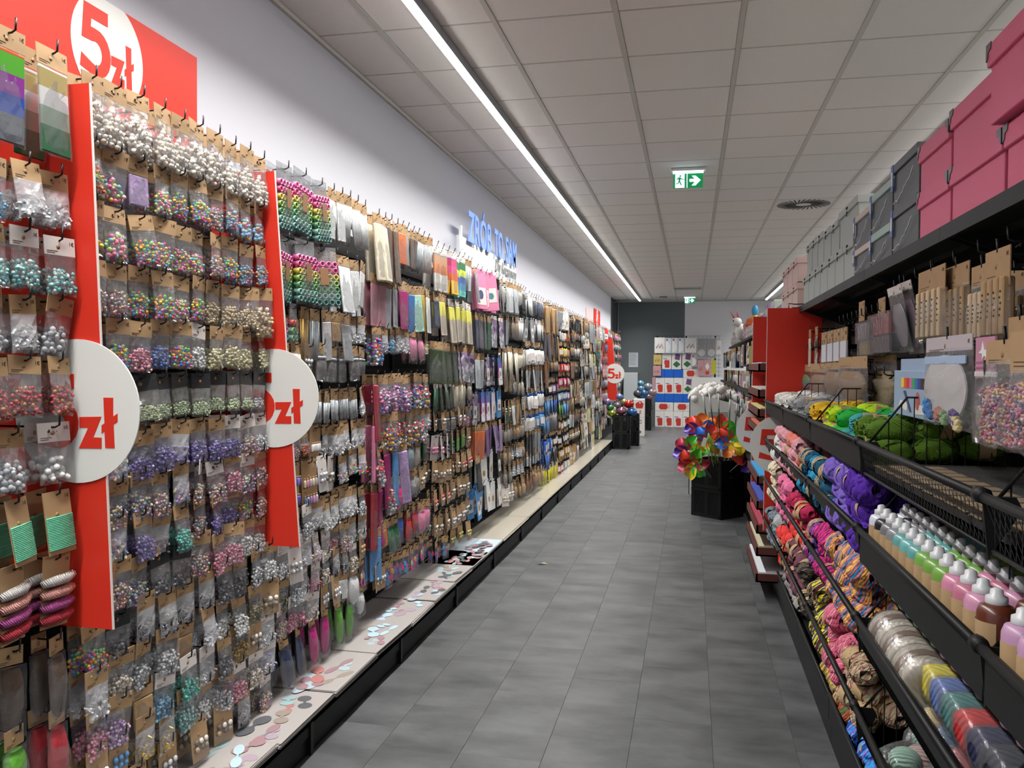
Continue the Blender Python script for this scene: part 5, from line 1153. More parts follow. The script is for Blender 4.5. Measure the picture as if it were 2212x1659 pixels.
# ================================================================== GOODS HANGING ABOVE THE TOP BASKETS
HR = hook_mesh(.26, .0032); HRM = HR.mesh('gondola_peg')
PK = [0]
def rhook(y, z, X=.70):
    PK[0] += 1
    o = link('gondola_peg', HRM, None, (X, y, z), (0, 0, pi), 'black peg above the top baskets, %s in order' % NTH(PK[0] - 1), 'hook', 'black pegs above the top baskets'); return o
for i in range(12): rhook(4.45 + i * .085, 1.62)
for i in range(9): rhook(3.42 + i * .105, 1.72)
for i in range(7): rhook(3.3 + i * .14, 1.475)
for i in range(6): rhook(2.08 + i * .2, 1.79)
def rput(key, pl, px, py, X, label, rz=0, s=1, sy=1, ry=0):
    """hang a packet so that its hook point stands at the spot seen at (px, py) in the plane X; it faces -X"""
    p = atx(px, py, X); sub = PAL[pl][0] if pl in PAL else pl
    var = R.choice(KINDS[key]); o = link(var[0][0], var[0][1], None, p, (0, ry, pi + rz), label, 'craft supply pack', 'packs hanging above the top baskets', None, sub); o.scale = (s, s * sy, s)
    for nme, me in var[1:]: link(nme, me, o, sub=sub)
    if not any(True for _ in []): rhook(p.y, p.z, X + .0)
    return o
rput('pom', 'pinkp', 1738, 718, .72, 'pink pompom pack, furthest on the upper pegs by the red panel', s=.8)
rput('sheet', 'crm', 1750, 716, .70, 'cream pack with orange print beside the furthest pink pack')
rput('sheetb', 'flor', 1764, 710, .72, 'pale flowery pouch hanging left of the bead tubes')
for i, x in enumerate((1781, 1794, 1808, 1823)): rput('curls' if False else 'small', ['candy', 'rain', 'pastel', 'candy'][i], x, 726 - i * 3, .70, '%s white-labelled bead tube pack by the red panel' % ORD[i], s=1.7, sy=1.3)
for i, x in enumerate((1781, 1794, 1808, 1823)):
    p = atx(x, 745 - i * 3, .675); b = MB(); b.box((-.004, -.04, -.09), (.004, .04, 0), mat('label_pale', '#c2c4cc', .5)); b.v = [(q[0], q[1] * 1.9, q[2]) for q in b.v]; b.obj('white_label_sleeve', loc=p, label='%s blank white sleeve around the bead tubes' % ORD[i], cat='label', group='white sleeves on the bead tubes')
def bigbag(px0, px1, py0, py1, X, m, label, d=.06, cardm=M_kraft, ch=.05, name='large_craft_bag', rz=0, fill_fn=None, film=M_film, tilt=0):
    a = atx(px0, py0, X); c = atx(px1, py1, X); y = (a.y + c.y) / 2; w = abs(a.y - c.y); h = a.z - c.z
    o = empty(name, (X, y, a.z), label, 'craft supply pack', 'packs hanging above the top baskets', rot=(0, tilt, pi + rz))
    b = MB(); header_p(b, w, ch, cardm); b.obj('header_card', o)
    if fill_fn: fill_fn(o, w, h)
    b = MB(); film_sheet(b, w * 1.04, -ch + .02, -h, d, film, n=8, nz=10, taper=-.05); b.obj('film_bag', o)
    rhook(y, a.z, X); return o
def fbody(m, sc=.9, d=.04, n='contents'):
    def g(o, w, h):
        b = MB(); q = R
        v = []; f = []
        for j in range(9):
            t = j / 8; rr = sin(pi * min(1, t * .86 + .1)) ** .5
            for i in range(16): a = 2 * pi * i / 16; v.append((cos(a) * d * .5 * rr, sin(a) * w * .5 * sc * rr * q.uniform(.96, 1.03), -.05 - (h - .07) * t))
        for j in range(8):
            for i in range(16): f.append((j * 16 + i, j * 16 + (i + 1) % 16, (j + 1) * 16 + (i + 1) % 16, (j + 1) * 16 + i))
        b.add(v, f, m, True); b.obj(n, o)
    return g
def fstick(m, n, rad, name='wooden_piece', gap=0):
    def g(o, w, h):
        for i in range(n):
            b = MB(); y = -w / 2 + (i + .5) * w / n
            b.box((-.012, y - rad, -h + .012), (.012, y + rad, -.05), m, bev=.003)
            for k in range(5): b.ball((.0125, y + R.uniform(-.3, .3) * rad, -.08 - (h - .12) * k / 5), .0028, M_ink)
            b.obj(name, o)
    return g
M_wood = mat('pale_wood', '#cdb48e', .6, noise=.15, nscale=40); M_wood2 = mat('kraft_wood', '#a68860', .6, noise=.15, nscale=40)
# stamp pads in clear boxes
for i, (x0, x1, y0, y1, c, n) in enumerate([(1858, 1893, 698, 738, '#6c6a70', 'grey'), (1884, 1932, 683, 722, '#7c1c2c', 'wine red'), (1862, 1894, 735, 768, '#8c7850', 'tan'), (1886, 1934, 726, 762, '#2a2630', 'black')]):
    a = atx(x0, y0, .70); c_e = atx(x1, y1, .70); o = empty('ink_pad_box', (.70, c_e.y, c_e.z), '%s ink pad in a clear box below kraft cards' % n, 'ink pad', 'ink pads')
    w = a.y - c_e.y; h = a.z - c_e.z; b = MB(); b.box((-.01, .006, .006), (.03, w - .006, h - .006), mat('pad_' + n.replace(' ', '_'), c, .5)); b.obj('ink_pad', o)
    b = MB(); b.box((-.02, 0, 0), (.035, w, h), M_clear, bev=.002); b.obj('clear_case', o)
for i, (x, y) in enumerate([(1862, 657), (1905, 650)]): 
    p = atx(x, y, .71); b = MB(); header_p(b, .12, .085, M_kraft); o = b.obj('kraft_header_card', loc=p, rot=(0, 0, pi), label='%s kraft card above the ink pads' % ['left', 'right'][i], cat='card')
bigbag(1918, 1945, 632, 762, .68, None, 'slanting silvery foil sheet pack, left one', .02, M_wcard, .03, fill_fn=fbody(mat('foil_sheet', '#a8a2ac', .3, metal=.5), .9, .01), tilt=.18)
bigbag(1940, 1966, 622, 765, .70, None, 'slanting mauve foil sheet pack, right one', .02, M_wcard, .03, fill_fn=fbody(mat('foil_mauve', '#8c7484', .3, metal=.4), .9, .01), tilt=.18)
bigbag(1985, 2040, 600, 735, .66, None, 'clear bag of pale wooden pegs with kraft header', .045, ch=.07, fill_fn=fstick(M_wood, 5, .011))
bigbag(2040, 2092, 592, 735, .68, None, 'clear bag of dotted kraft wooden pegs', .045, ch=.06, fill_fn=fstick(M_wood2, 4, .012))
bigbag(2100, 2142, 590, 740, .64, None, 'clear bag of long pale wooden pegs right of the dotted ones', .045, ch=.05, fill_fn=fstick(M_wood, 4, .010))
bigbag(2130, 2180, 560, 735, .62, None, 'clear bag of dotted wooden strips with folded kraft header', .045, ch=.08, fill_fn=fstick(M_wood2, 4, .012))
bigbag(2172, 2212, 600, 725, .74, None, 'brown wooden piece bag in the shade at the right edge', .045, ch=.05, fill_fn=fstick(M_wood2, 4, .012))
bigbag(1712, 1752, 792, 850, .70, None, 'bag of three striped yarn coils by the red panel', .04, ch=.045, fill_fn=fbody(pal('coil_stripe', ['#c87850', '#6c9c5c', '#4ca08c', '#c86888'], mode='stripe', scale=.16), .95, .035))
for i, (x0, x1, y0, y1) in enumerate([(1752, 1790, 790, 862), (1783, 1818, 782, 866), (1812, 1872, 778, 880)]):
    bigbag(x0, x1, y0, y1, .69 - .01 * i, None, 'glossy bag of round brown coasters, %s from the red panel' % ORD[i], .06, ch=.05, fill_fn=fbody(mat('coaster_brown', '#7c6140', .6, noise=.2, nscale=60), .96, .05))
bigbag(1888, 1935, 775, 890, .74, None, 'woven beige paper basket material pack behind the craft kit', .05, ch=.03, fill_fn=fbody(mat('woven_beige', '#93805e', .8, noise=.3, nscale=50, bump=.8, bscale=90), .98, .05))
# felt kit with rainbow window
a = atx(1932, 800, .62); c = atx(2015, 912, .62); w = a.y - c.y; h = a.z - c.z
o = empty('felt_craft_kit', (.62, c.y, c.z), 'pale blue felt craft kit with a rainbow window', 'craft kit')
M_kb = mat('kit_blue', '#8fa6c0', .45)
b = MB(); b.box((0, 0, 0), (.03, w, h), M_kb, bev=.002); b.obj('kit_box', o); b = MB(); b.box((.012, .02, h), (.016, w - .03, h + .035), M_kb); b.obj('hang_flap', o)
for i, cc in enumerate(['#3a2820', '#3a3c84', '#2c6cb0', '#3a9c54', '#b86ca0', '#c0302c', '#d05c20', '#d8c04c']):
    b = MB(); yy = w * .2 + i * w * .072; b.box((-.0014, yy, h * .62), (-.0002, yy + w * .074, h * .84), mat('felt_' + cc[1:], cc, .8)); b.obj('felt_strip', o)
b = MB(); b.prism([(w * .2, h * .1), (w * .42, h * .08), (w * .38, h * .3), (w * .24, h * .28)], -.0012, -.0002, M_white, axis='x'); b.prism([(w * .62, h * .12), (w * .85, h * .2), (w * .8, h * .34), (w * .6, h * .3)], -.0012, -.0002, M_white, axis='x')
b.prism([(w * .5, h * .12), (w * .54, h * .1), (w * .72, h * .55), (w * .66, h * .56)], -.0016, -.0004, mat('ink_blue', '#3a4464', .6), axis='x'); b.prism([(w * .35 + .02 * cos(t * pi / 6), h * .36 + .026 * sin(t * pi / 6)) for t in range(12)], -.0016, -.0004, mat('kit_red', '#b85c50', .6), axis='x'); b.obj('printed_pictures', o)
# paper plate kit
def plate(o, w, h):
    b = MB(); n = 28
    b.prism([(w * .46 * cos(2 * pi * k / n), -h * .56 + h * .40 * sin(2 * pi * k / n)) for k in range(n)], .004, .008, mat('plate_white', '#c6c3c2', .5), axis='x'); b.obj('paper_plate', o)
    for k, (yy, zz, cc) in enumerate([(-.25, -.84, '#2c6cae'), (-.3, -.8, '#2f72b2'), (.3, -.86, '#5a4a7c'), (.35, -.9, '#c8b888'), (.1, -.88, '#7c9c6c'), (-.02, -.86, '#b07060')]):
        b = MB()
        for q in range(6): b.ball((.014, yy * w + R.uniform(-.015, .015), zz * h + R.uniform(-.014, .014)), .010, mat('cut_' + cc[1:], cc, .7), ICO1, smooth=False)
        b.obj('coloured_cutouts', o)
    b = MB(); b.box((.006, -w * .45, -.052), (.009, w * .45, -.034), mat('kit_strip_blue', '#9fb4d0', .5)); b.obj('blue_strip', o)
bigbag(2002, 2098, 742, 935, .58, None, 'white paper plate craft kit with blue cut-out shapes in a clear bag', .04, mat('kit_head_pale', '#b4aab0', .5), .035, 'plate_craft_kit', fill_fn=plate)
a = atx(2108, 730, .57); c = atx(2148, 818, .57); b = MB(); w = a.y - c.y; h = a.z - c.z
o = empty('pink_print_card', (.57, c.y, c.z), 'pink striped card with a white horned animal silhouette', 'card')
b.box((0, 0, 0), (.004, w, h), mat('card_pink', '#b88098', .5)); b.obj('card', o)
b = MB()
for k in range(3): b.box((-.001, 0, h * (.1 + .13 * k)), (0, w, h * (.15 + .13 * k)), mat('card_pink2', '#9c5c78', .5))
b.prism([(w * .2, h * .5), (w * .3, h * .55), (w * .35, h * .7), (w * .5, h * .68), (w * .6, h * .9), (w * .66, h * .7), (w * .8, h * .62), (w * .62, h * .6), (w * .6, h * .45), (w * .5, h * .55), (w * .3, h * .45)], -.0016, -.0002, M_white, axis='x'); b.obj('printed_pattern', o)
bigbag(2106, 2150, 815, 968, .56, None, 'clear crinkled bag of white tissue below the pink card', .03, M_wcard, .01, fill_fn=fbody(mat('tissue_white', '#a8a8a0', .6), .8, .012))
def spr(o, w, h):
    b = MB(); beads(b, w * .92, -.06, -h + .01, .05, .0034, ICO1, random.Random(5), PAL['sprink'][0], 2); b.obj('bead_fill', o)
P_('sprink', ['#c8a49c', '#b8485c', '#4c4c6c', '#c8a44c', '#c87c94', '#d8c8c0', '#a84c84', '#c89084'], 'tiny multicoloured beads', 'large_bead_bag')
bigbag(2132, 2212, 752, 985, .50, None, 'big glossy bag of tiny multicoloured beads at the right edge', .07, M_kraft, .04, 'large_bead_bag', fill_fn=spr)
bigbag(2185, 2290, 735, 1000, .46, None, 'second big bag of tiny beads cut by the picture edge', .07, M_kraft, .06, 'large_bead_bag', fill_fn=spr)
bigbag(2158, 2186, 735, 790, .66, None, 'small kraft card leaning behind the bead bags', .01, ch=.09)
bigbag(2180, 2230, 700, 770, .60, None, 'kraft header card above the big bead bags', .01, ch=.11)
# ================================================================== PINWHEEL CRATE
def crate(x0, y0, w, d, h, label, n=8):
    r = empty('mesh_crate', (x0, y0, 0), label, 'crate', 'tall black plastic crates'); m = mat('crate_black', '#0c0e10', .5)
    for q in range(2):
        for (a, b2) in [((0, 0), (w, 0)), ((w, 0), (w, d)), ((w, d), (0, d)), ((0, d), (0, 0))]:
            s = MB(); z0 = q * h / 2; z1 = z0 + h / 2 - .004; L = math.hypot(b2[0] - a[0], b2[1] - a[1]); ux, uy = (b2[0] - a[0]) / L, (b2[1] - a[1]) / L
            def bar(s0, s1, za, zb, t=.006):
                p, p2 = (a[0] + ux * s0, a[1] + uy * s0), (a[0] + ux * s1, a[1] + uy * s1)
                s.box((min(p[0], p2[0]) - t * .5, min(p[1], p2[1]) - t * .5, za), (max(p[0], p2[0]) + t * .5, max(p[1], p2[1]) + t * .5, zb), m)
            bar(0, L, z0, z0 + .03, .012); bar(0, L, z1 - .03, z1, .014); bar(0, .025, z0, z1, .012); bar(L - .025, L, z0, z1, .012); bar(L * .5 - .02, L * .5 + .02, z0, z1, .01)
            nn = int(L / .017)
            for i in range(nn): bar(L * i / nn, L * i / nn + .0075, z0, z1)
            nz = int((z1 - z0) / .02)
            for i in range(nz): bar(0, L, z0 + i * .02, z0 + i * .02 + .008)
            s.obj('crate_side', r)
    s = MB(); s.box((0, 0, 0), (w, d, .01), m); s.obj('crate_bottom', r)
    s = MB(); s.tube([(w + .01, d * .3, h * .80), (w + .05, d * .3, h * .80), (w + .05, d * .3, h * .70), (w + .01, d * .3, h * .70)], .008, m, 6); s.obj('handle', r); return r
cr = crate(0, 0, .37, .33, .585, 'tall black plastic crate full of colourful pinwheels'); cr.location = (.02, 8.62, 0); cr.rotation_euler = (0, 0, -.72)
b = MB(); b.box((.01, .01, .02), (.36, .32, .5), mat('inner_shade_block', '#08090a', .9)); b.obj('inner_shade_block', cr)  # added black block standing in for the shade inside the crate, no real liner
PWC = {'red': '#d84030', 'orange': '#e88030', 'yellow': '#e8d430', 'green': '#50bc40', 'blue': '#2470d0', 'violet': '#4a2898', 'crimson': '#b03048'}
def blade(h_, nme, s):
    b = MB(); v = []; f = []; n, m_ = 8, 6
    for i in range(n + 1):
        t = i / n; hw = .062 * (sin(pi * (t * .78 + .10))) ** .6
        for j in range(m_ + 1):
            u = j / m_ * 2 - 1; a = u * 1.15
            x = .012 + .135 * t - .02 * t * abs(u); y = hw * sin(a) + .02 * t; z = .052 * (1 - cos(a)) * (.5 + t) + .035 * sin(pi * t) + (.03 * t * t if u > 0 else 0)
            v.append((x * s, y * s, z * s))
    for i in range(n):
        for j in range(m_): k = i * (m_ + 1) + j; f.append((k, k + 1, k + m_ + 2, k + m_ + 1))
    b.add(v, f, mat('pinwheel_' + nme, h_, .35), True); b.add([(p[0], p[1], p[2] - .0012) for p in v], [q[::-1] for q in f], mat('pinwheel_' + nme), True); return b
PWB = {n: blade(h_, n, 1.12).mesh('blade') for n, h_ in PWC.items()}
def pinwheel(p, face, cols, label, s=1):
    r = empty('pinwheel', p, label, 'pinwheel', 'pinwheels in the black crate')
    q = face.to_track_quat('Z', 'Y'); r.rotation_mode = 'QUATERNION'; r.rotation_quaternion = q; r.scale = (s, s, s)
    for i, c in enumerate(cols): link('blade', PWB[c], r, (0, 0, 0), (0, 0, 2 * pi * i / len(cols)))
    b = MB(); b.ball((0, 0, .03), .012, mat('hub_clear', '#c8d4cc', .2), ICO2); b.obj('hub', r)
    b = MB(); qi = q.inverted(); e = qi @ (Vector((.26, 8.5, .35)) - Vector(p)); b.tube([(0, 0, 0), e / s], .004, mat('stick_white', '#a8b0a8', .4), 6); b.obj('stick', r)
for (px, py, Y, fx, fz, cols, lab) in [(1490, 975, 8.3, -.35, .1, ['yellow', 'green', 'crimson', 'violet', 'crimson', 'orange'], 'leftmost pinwheel with yellow, green and crimson blades'), (1530, 952, 8.35, -.1, .2, ['orange', 'red', 'blue', 'crimson', 'green', 'orange'], 'centre-left pinwheel with orange and blue blades'),
        (1577, 955, 8.32, .15, .15, ['yellow', 'green', 'red', 'blue', 'orange', 'yellow'], 'centre-right pinwheel with yellow and green blades'), (1615, 985, 8.4, .4, -.1, ['orange', 'blue', 'yellow', 'red', 'violet', 'blue'], 'right pinwheel leaning by the red panel'), (1512, 928, 8.5, -.3, .4, ['blue', 'orange', 'red', 'violet', 'crimson', 'orange'], 'upper left pinwheel with blue and orange blades'),
        (1553, 930, 8.55, 0, .5, ['green', 'red', 'orange', 'red', 'green', 'yellow'], 'upper middle pinwheel with red and green blades'), (1500, 1000, 8.25, -.2, -.2, ['crimson', 'green', 'red', 'crimson', 'yellow', 'green'], 'lowest left pinwheel with crimson blades'), (1597, 945, 8.55, .3, .3, ['violet', 'yellow', 'green', 'blue', 'yellow', 'green'], 'upper right pinwheel with violet and yellow blades')]:
    pinwheel(tuple(aty(px, py, Y)), Vector((fx, -1, fz)).normalized(), cols, lab, 1.0)
for i, (x0, x1) in enumerate([(1518, 1531), (1532, 1543), (1552, 1554)]):
    b = MB(); a = aty(x0, 850, 8.55); c = aty(x1, 935, 8.5); b.tube([a, c], .006, mat('plant_stick_green', '#1c3424', .5), 6); b.tube([a, a + (c - a) * .4], .0072, mat('sticker_pale', '#b8c0bc', .5), 6)
    b.obj('plant_support_stick', label='%s thin dark green stick standing among the pinwheels' % ORD[i], cat='stick', group='green sticks among the pinwheels')
b = MB(); rr = random.Random(3)
for k in range(26):
    a = aty(1530, 935, 8.2); b.tube([a, a + Vector((rr.uniform(-.02, .06), -.02, -.06 - rr.random() * .08)), a + Vector((rr.uniform(0, .14), -.02, -.12 - rr.random() * .18))], .0022, mat('raffia_green', '#7c9a2c', .6), 4)
b.obj('green_raffia_tuft', label='hanging tuft of thin green raffia strands over the crate front', cat='raffia')
b = MB(); b.box((-.018, -.002, -.045), (.018, .002, .045), M_cbox, M=Matrix.Rotation(.3, 4, 'Y')); b.obj('price_tag', loc=aty(1521, 955, 8.16), label='small cream tag among the pinwheels', cat='tag')
for i in range(8):
    x = 1578 + i * 9; b = MB(); a = aty(x + 8 * sin(i), 845 + 10 * (i % 3), 9.0); c = aty(x - 6, 925, 9.0); c.z = .4; b.tube([a, c], .007, mat('plant_stick_green'), 6); b.tube([a + (c - a) * .1, a + (c - a) * .25], .010, mat('sticker_pale'), 6)
    b.obj('plant_support_stick', label='%s green plant stick of the bundle behind the crate' % ORD[i], cat='stick', group='green sticks behind the crate')
hb = MB(); hb.box((.36, 8.9, 0), (.75, 9.15, .5), M_black2, bev=.01); hb.obj('stick_holder', label='dark holder of the green plant sticks behind the pinwheel crate', cat='holder')
for i, (a, c) in enumerate([((1605, 1086), (1640, 1103)), ((1603, 1090), (1628, 1120))]):
    b = MB(); p, q = atz(*a, .01), atz(*c, .01); b.tube([p, q], .008, mat('pole_wood', '#a89068', .6), 6); b.obj('wooden_pole', label='%s thin wooden pole lying by the crate' % ['upper', 'lower'][i], cat='pole')
# ================================================================== SHELVING BEYOND THE SECOND RED PANEL
for k in range(9):
    y0 = 6.52 + 1.01 * k; u = empty('gondola_shelving_unit', (RBK, y0, 0), 'black gondola bay beyond the second right red panel, %s one' % ORD[k], 'shelving', 'far gondola bays')
    b = MB(); b.box((0, 0, .1), (.03, 1.01, 1.86), M_dkpan); b.obj('back_panel', u)
    b = MB(); b.box((-.41, 0, 0), (0, 1.0, .12), M_black2); b.obj('base_shelf', u)
    for z, xf in ((1.87, -.31), (1.28, -.45), (1.0, -.47), (.68, -.45)):
        b = MB(); b.box((xf, 0, z - .03), (.02, 1.005, z), M_black2); b.obj('shelf', u)
cols = ['wht', 'lace', 'mixp', 'wht', 'sil', 'mixs', 'crm', 'wool', 'pnk', 'lila', 'mixc', 'orng', 'lime', 'blup', 'reds', 'flor']
q = random.Random(9); nn = 0
for k in range(30):
    y = 6.9 + k * .3
    for z in (1.76, 1.45):
        c = q.choice(cols); key = q.choice(['lumpb', 'sheetb', 'kit', 'lump', 'sheetb']); nn += 1
        if key not in MERGED: MERGED[key] = merge_kind(key)
        o = link(MERGED[key][0][0][0], R.choice(MERGED[key])[0][1], None, (.60, y, z), (0, 0, pi + q.uniform(-.5, .5)), '%s %s, %s along the far gondola, %s level' % (PAL[c][1], SUF[key], NTH(k), 'upper' if z > 1.6 else 'lower'), 'craft supply pack', 'packs on the far gondola', None, PAL[c][0]); o.scale = (1.2, 1.5, 1.0)
    for lv, (z, x) in enumerate(((1.872, .70), (1.002, .56), (.682, .58))):
        c = q.choice(cols[:13]); h_ = q.uniform(.14, .24); b = MB(); b.box((0, 0, 0), (.2, .27, h_), PAL[c][0], bev=.006); oo = b.obj('shelf_carton', loc=(x, y - .2, z), label='%s carton, %s along the far gondola, %s shelf' % (PAL[c][1], NTH(k), ['top', 'waist-high', 'low'][lv]), cat='carton', group='cartons on the far gondola')
        l = MB(); l.box((-.002, .03, h_ * .3), (0, .24, h_ * .8), M_wcard); l.box((-.003, .06, h_ * .4), (-.002, .18, h_ * .55), PAL[q.choice(['mixp', 'blup', 'orng', 'redb'])][0]); l.obj('label', oo)
def bk(px, py, Y): return aty(px, py, Y)
# green printed pail, red jar
p = aty(1612, 780, 7.3); r = empty('garden_print_pail', (.56, 7.25, 1.53), 'yellow-green printed box pail with white sticks', 'pail')
b = MB(); b.box((-.06, 0, 0), (.1, .4, .16), mat('pail_green', '#7c8c34', .5, noise=.5, nscale=16, clr2='#a88c2c')); b.obj('pail_body', r); b = MB(); b.tube([(0, .1, .16), (-.01, .1, .26)], .006, M_white, 6); b.tube([(.06, .1, .16), (.07, .1, .26)], .006, M_white, 6); b.obj('white_stick', r)
b = MB(); b.box((-.10, -.02, -.02), (.4, .42, 0), M_black2); b.obj('shelf_plate', r)
r = empty('red_jar', (.60, 7.2, 1.285), 'dark red filled jar with a white lid label', 'jar'); b = MB(); b.lathe([(.07, 0), (.075, .01), (.075, .15), (.06, .165)], mat('jar_red', '#7c1418', .25, coat=.5), 18); b.obj('jar_body', r)
b = MB(); b.box((-.078, -.03, .06), (-.074, .03, .11), M_white, M=Matrix.Rotation(.6, 4, 'Z')); b.obj('label', r); b = MB(); b.lathe([(.065, .165), (.065, .185)], M_clear, 18); b.obj('lid', r)
# inflatable toys on the top shelf: unicorn and coloured tassel figure
r = empty('white_animal_figure', (.68, 12.2, 1.89), 'white animal figure with two pink horns on the far top shelf', 'figure'); b = MB(); b.ball((0, 0, .12), .1, M_white, ICO3, (.8, 1, 1.2)); b.ball((-.06, -.05, .26), .07, M_white, ICO3, (1, 1, .9)); b.obj('body', r)
b = MB(); b.tube([(-.09, -.05, .31), (-.16, -.06, .42)], [.016, .003], mat('horn_pink', '#c85c6c', .5), 8); b.tube([(-.04, -.05, .32), (-.06, -.06, .43)], [.016, .003], mat('horn_pink'), 8); b.obj('horn', r); b = MB(); b.ball((-.11, -.1, .27), .012, M_black, ICO2); b.obj('eye', r)
r = empty('layered_colour_figure', (.80, 11.2, 1.89), 'rounded blue orange and light blue layered figure on the far top shelf', 'figure'); b = MB(); b.lathe([(.09, 0), (.1, .1), (.09, .15)], mat('lay_blue', '#2c84b8', .5), 16); b.obj('base', r)
b = MB(); b.lathe([(.12, .15), (.13, .18), (.1, .24), (.05, .27)], mat('lay_orange', '#d05c2c', .5), 16); b.obj('orange_dome', r); b = MB(); b.ball((0, 0, .35), .055, mat('lay_light', '#3c98c8', .5), ICO3, (.8, .8, 1.4)); b.obj('blue_top', r); b = MB(); b.ball((0, 0, .27), .04, mat('lay_yel', '#d0b43c', .5), ICO2); b.obj('yellow_bead', r)
# white bin heaped with white fluff in the aisle
r = empty('cardboard_display_bin', (0, 10.0, 0), 'pale grey cardboard bin heaped with white stuffing', 'bin'); M_bin = mat('bin_grey', '#c4c6c2', .6)
b = MB(); b.prism([(-.02, 0), (-.02, 1.16), (.03, 1.20), (.56, 1.06), (.56, 0)], 0, .012, M_bin, axis='y'); b.obj('front_panel', r); b = MB(); b.box((-.02, 0, 0), (-.01, .7, 1.16), M_bin); b.obj('side_panel', r); b = MB(); b.box((.55, 0, 0), (.56, .7, 1.06), M_bin); b.obj('side_panel', r); b = MB(); b.box((-.02, .69, 0), (.56, .7, 1.15), M_bin); b.obj('rear_panel', r)
b = MB(); b.box((.2, -.003, .82), (.42, 0, .98), mat('bin_grey_patch', '#8f918d', .6)); b.obj('label_patch', r)
b = MB(); q = random.Random(2)
for k in range(150): x = q.uniform(0, .54); y = q.uniform(.02, .68); b.ball((x, y, 1.08 + .10 * sin(pi * min(1, x / .5)) + q.uniform(-.04, .10)), q.uniform(.03, .06), mat('stuffing_white', '#dedcd8', .9, bump=.5, bscale=60), ICO1)
b.obj('white_stuffing_heap', r, kind='stuff')
# ================================================================== FAR END
# balloon crates, tank boxes
c1 = crate(0, 0, .30, .34, .61, 'black plastic crate of foil balloons at the end of the left shelving'); c1.location = (-1.40, 15.2, 0)
c2 = crate(0, 0, .24, .34, .61, 'second black crate of foil balloons behind the first'); c2.location = (-1.22, 15.9, 0)
c3 = crate(0, 0, .42, .4, .72, 'third black crate under blue balloons by the dark wall'); c3.location = (-1.36, 19.9, 0)
for c in (c1, c2, c3):
    b = MB(); b.box((.015, .015, .02), (.22, .32, .5), mat('inner_shade_block')); b.obj('inner_shade_block', c)  # added black blocks, painted shade inside the balloon crates too
def balloon(p, r_, h_, label, sc=(1, .5, 1), g='foil balloons'):
    o = empty('foil_balloon', p, label, 'balloon', g); b = MB(); n = 16; v = []; f = []
    b.ball((0, 0, 0), r_, mat('foil_' + h_[1:], h_, .22, metal=.55, noise=.4, nscale=12), ICO3, sc); b.obj('foil_body', o); b = MB(); b.box((-.01, -.004, -r_ * sc[2] - .03), (.01, .004, -r_ * sc[2] + .004), mat('foil_' + h_[1:])); b.obj('tail', o)
for i, (px, py, r_, h_, n) in enumerate([(1322, 893, .09, '#8a9c3c', 'yellow-green'), (1342, 888, .10, '#a0647c', 'pink'), (1365, 890, .10, '#3f6ca4', 'blue'), (1334, 875, .07, '#8c8a94', 'silver'), (1338, 857, .07, '#7c8cc4', 'blue and pink'), (1358, 873, .10, '#b02c24', 'red'), (1312, 868, .08, '#8a7cac', 'violet'), (1348, 868, .07, '#a09c6c', 'gold'), (1318, 880, .07, '#4c8c5c', 'green')]):
    balloon(tuple(aty(px, py, 15.4)), r_, h_, 'small %s foil balloon above the left crates' % n, (1, .7, .75))
for i, (px, py, r_, h_, n) in enumerate([(1385, 840, .10, '#6c9cc0', 'upper light blue'), (1400, 836, .11, '#8c98a0', 'upper silver blue'), (1392, 850, .12, '#4c74a4', 'lower blue'), (1408, 848, .12, '#a08c94', 'right mauve'), (1378, 850, .11, '#6c6c74', 'left grey'), (1402, 858, .11, '#8c7484', 'lower mauve'), (1389, 858, .10, '#3c6494', 'lowest deep blue'), (1384, 828, .08, '#7cacc8', 'topmost pale blue')]):
    balloon(tuple(aty(px, py, 20.0)), r_, h_, '%s foil balloon by the dark wall' % n, (1, .7, .85), 'foil balloons by the dark wall')
M_tank = mat('carton_white', '#e0dcd8', .5); M_tred = mat('tank_red', '#c03a30', .4); M_tgrn = mat('diamond_green', '#2c6c44', .5); M_cblue = mat('carton_blue', '#145ec4', .45)
for j in range(2):
    z = j * .405; r = empty('helium_carton', (-1.23, 18.2, z), ['lower white carton with a green diamond beside the balloon crates', 'upper white carton with red prints beside the balloon crates'][j], 'carton', 'white cartons by the balloon crates')
    b = MB(); b.box((0, 0, 0), (.235, .3, .40), M_tank, bev=.003); b.obj('carton_body', r); b = MB()
    if j == 0: b.prism([(.115, .03), (.185, .09), (.115, .15), (.045, .09)], -.002, 0, M_tgrn, axis='y'); b.prism([(.08, .088), (.15, .088), (.15, .094), (.08, .094)], -.003, -.002, M_white, axis='y'); [b.box((.02 + .03 * k, -.002, .34), (.036 + .03 * k, 0, .36), M_ink) for k in range(3)]
    else: b.prism([(.06, .2), (.2, .2), (.22, .3), (.16, .36), (.1, .34), (.04, .3)], -.002, 0, M_tred, axis='y'); b.prism([(.13, .08), (.17, .08), (.17, .16), (.13, .16)], -.002, 0, mat('pale_red', '#c08a84', .5), axis='y'); b.ball((.14, -.001, .32), .02, M_white, ICO2, (1.2, .1, 1))
    b.obj('printed_emblem', r)
BY = 21.15
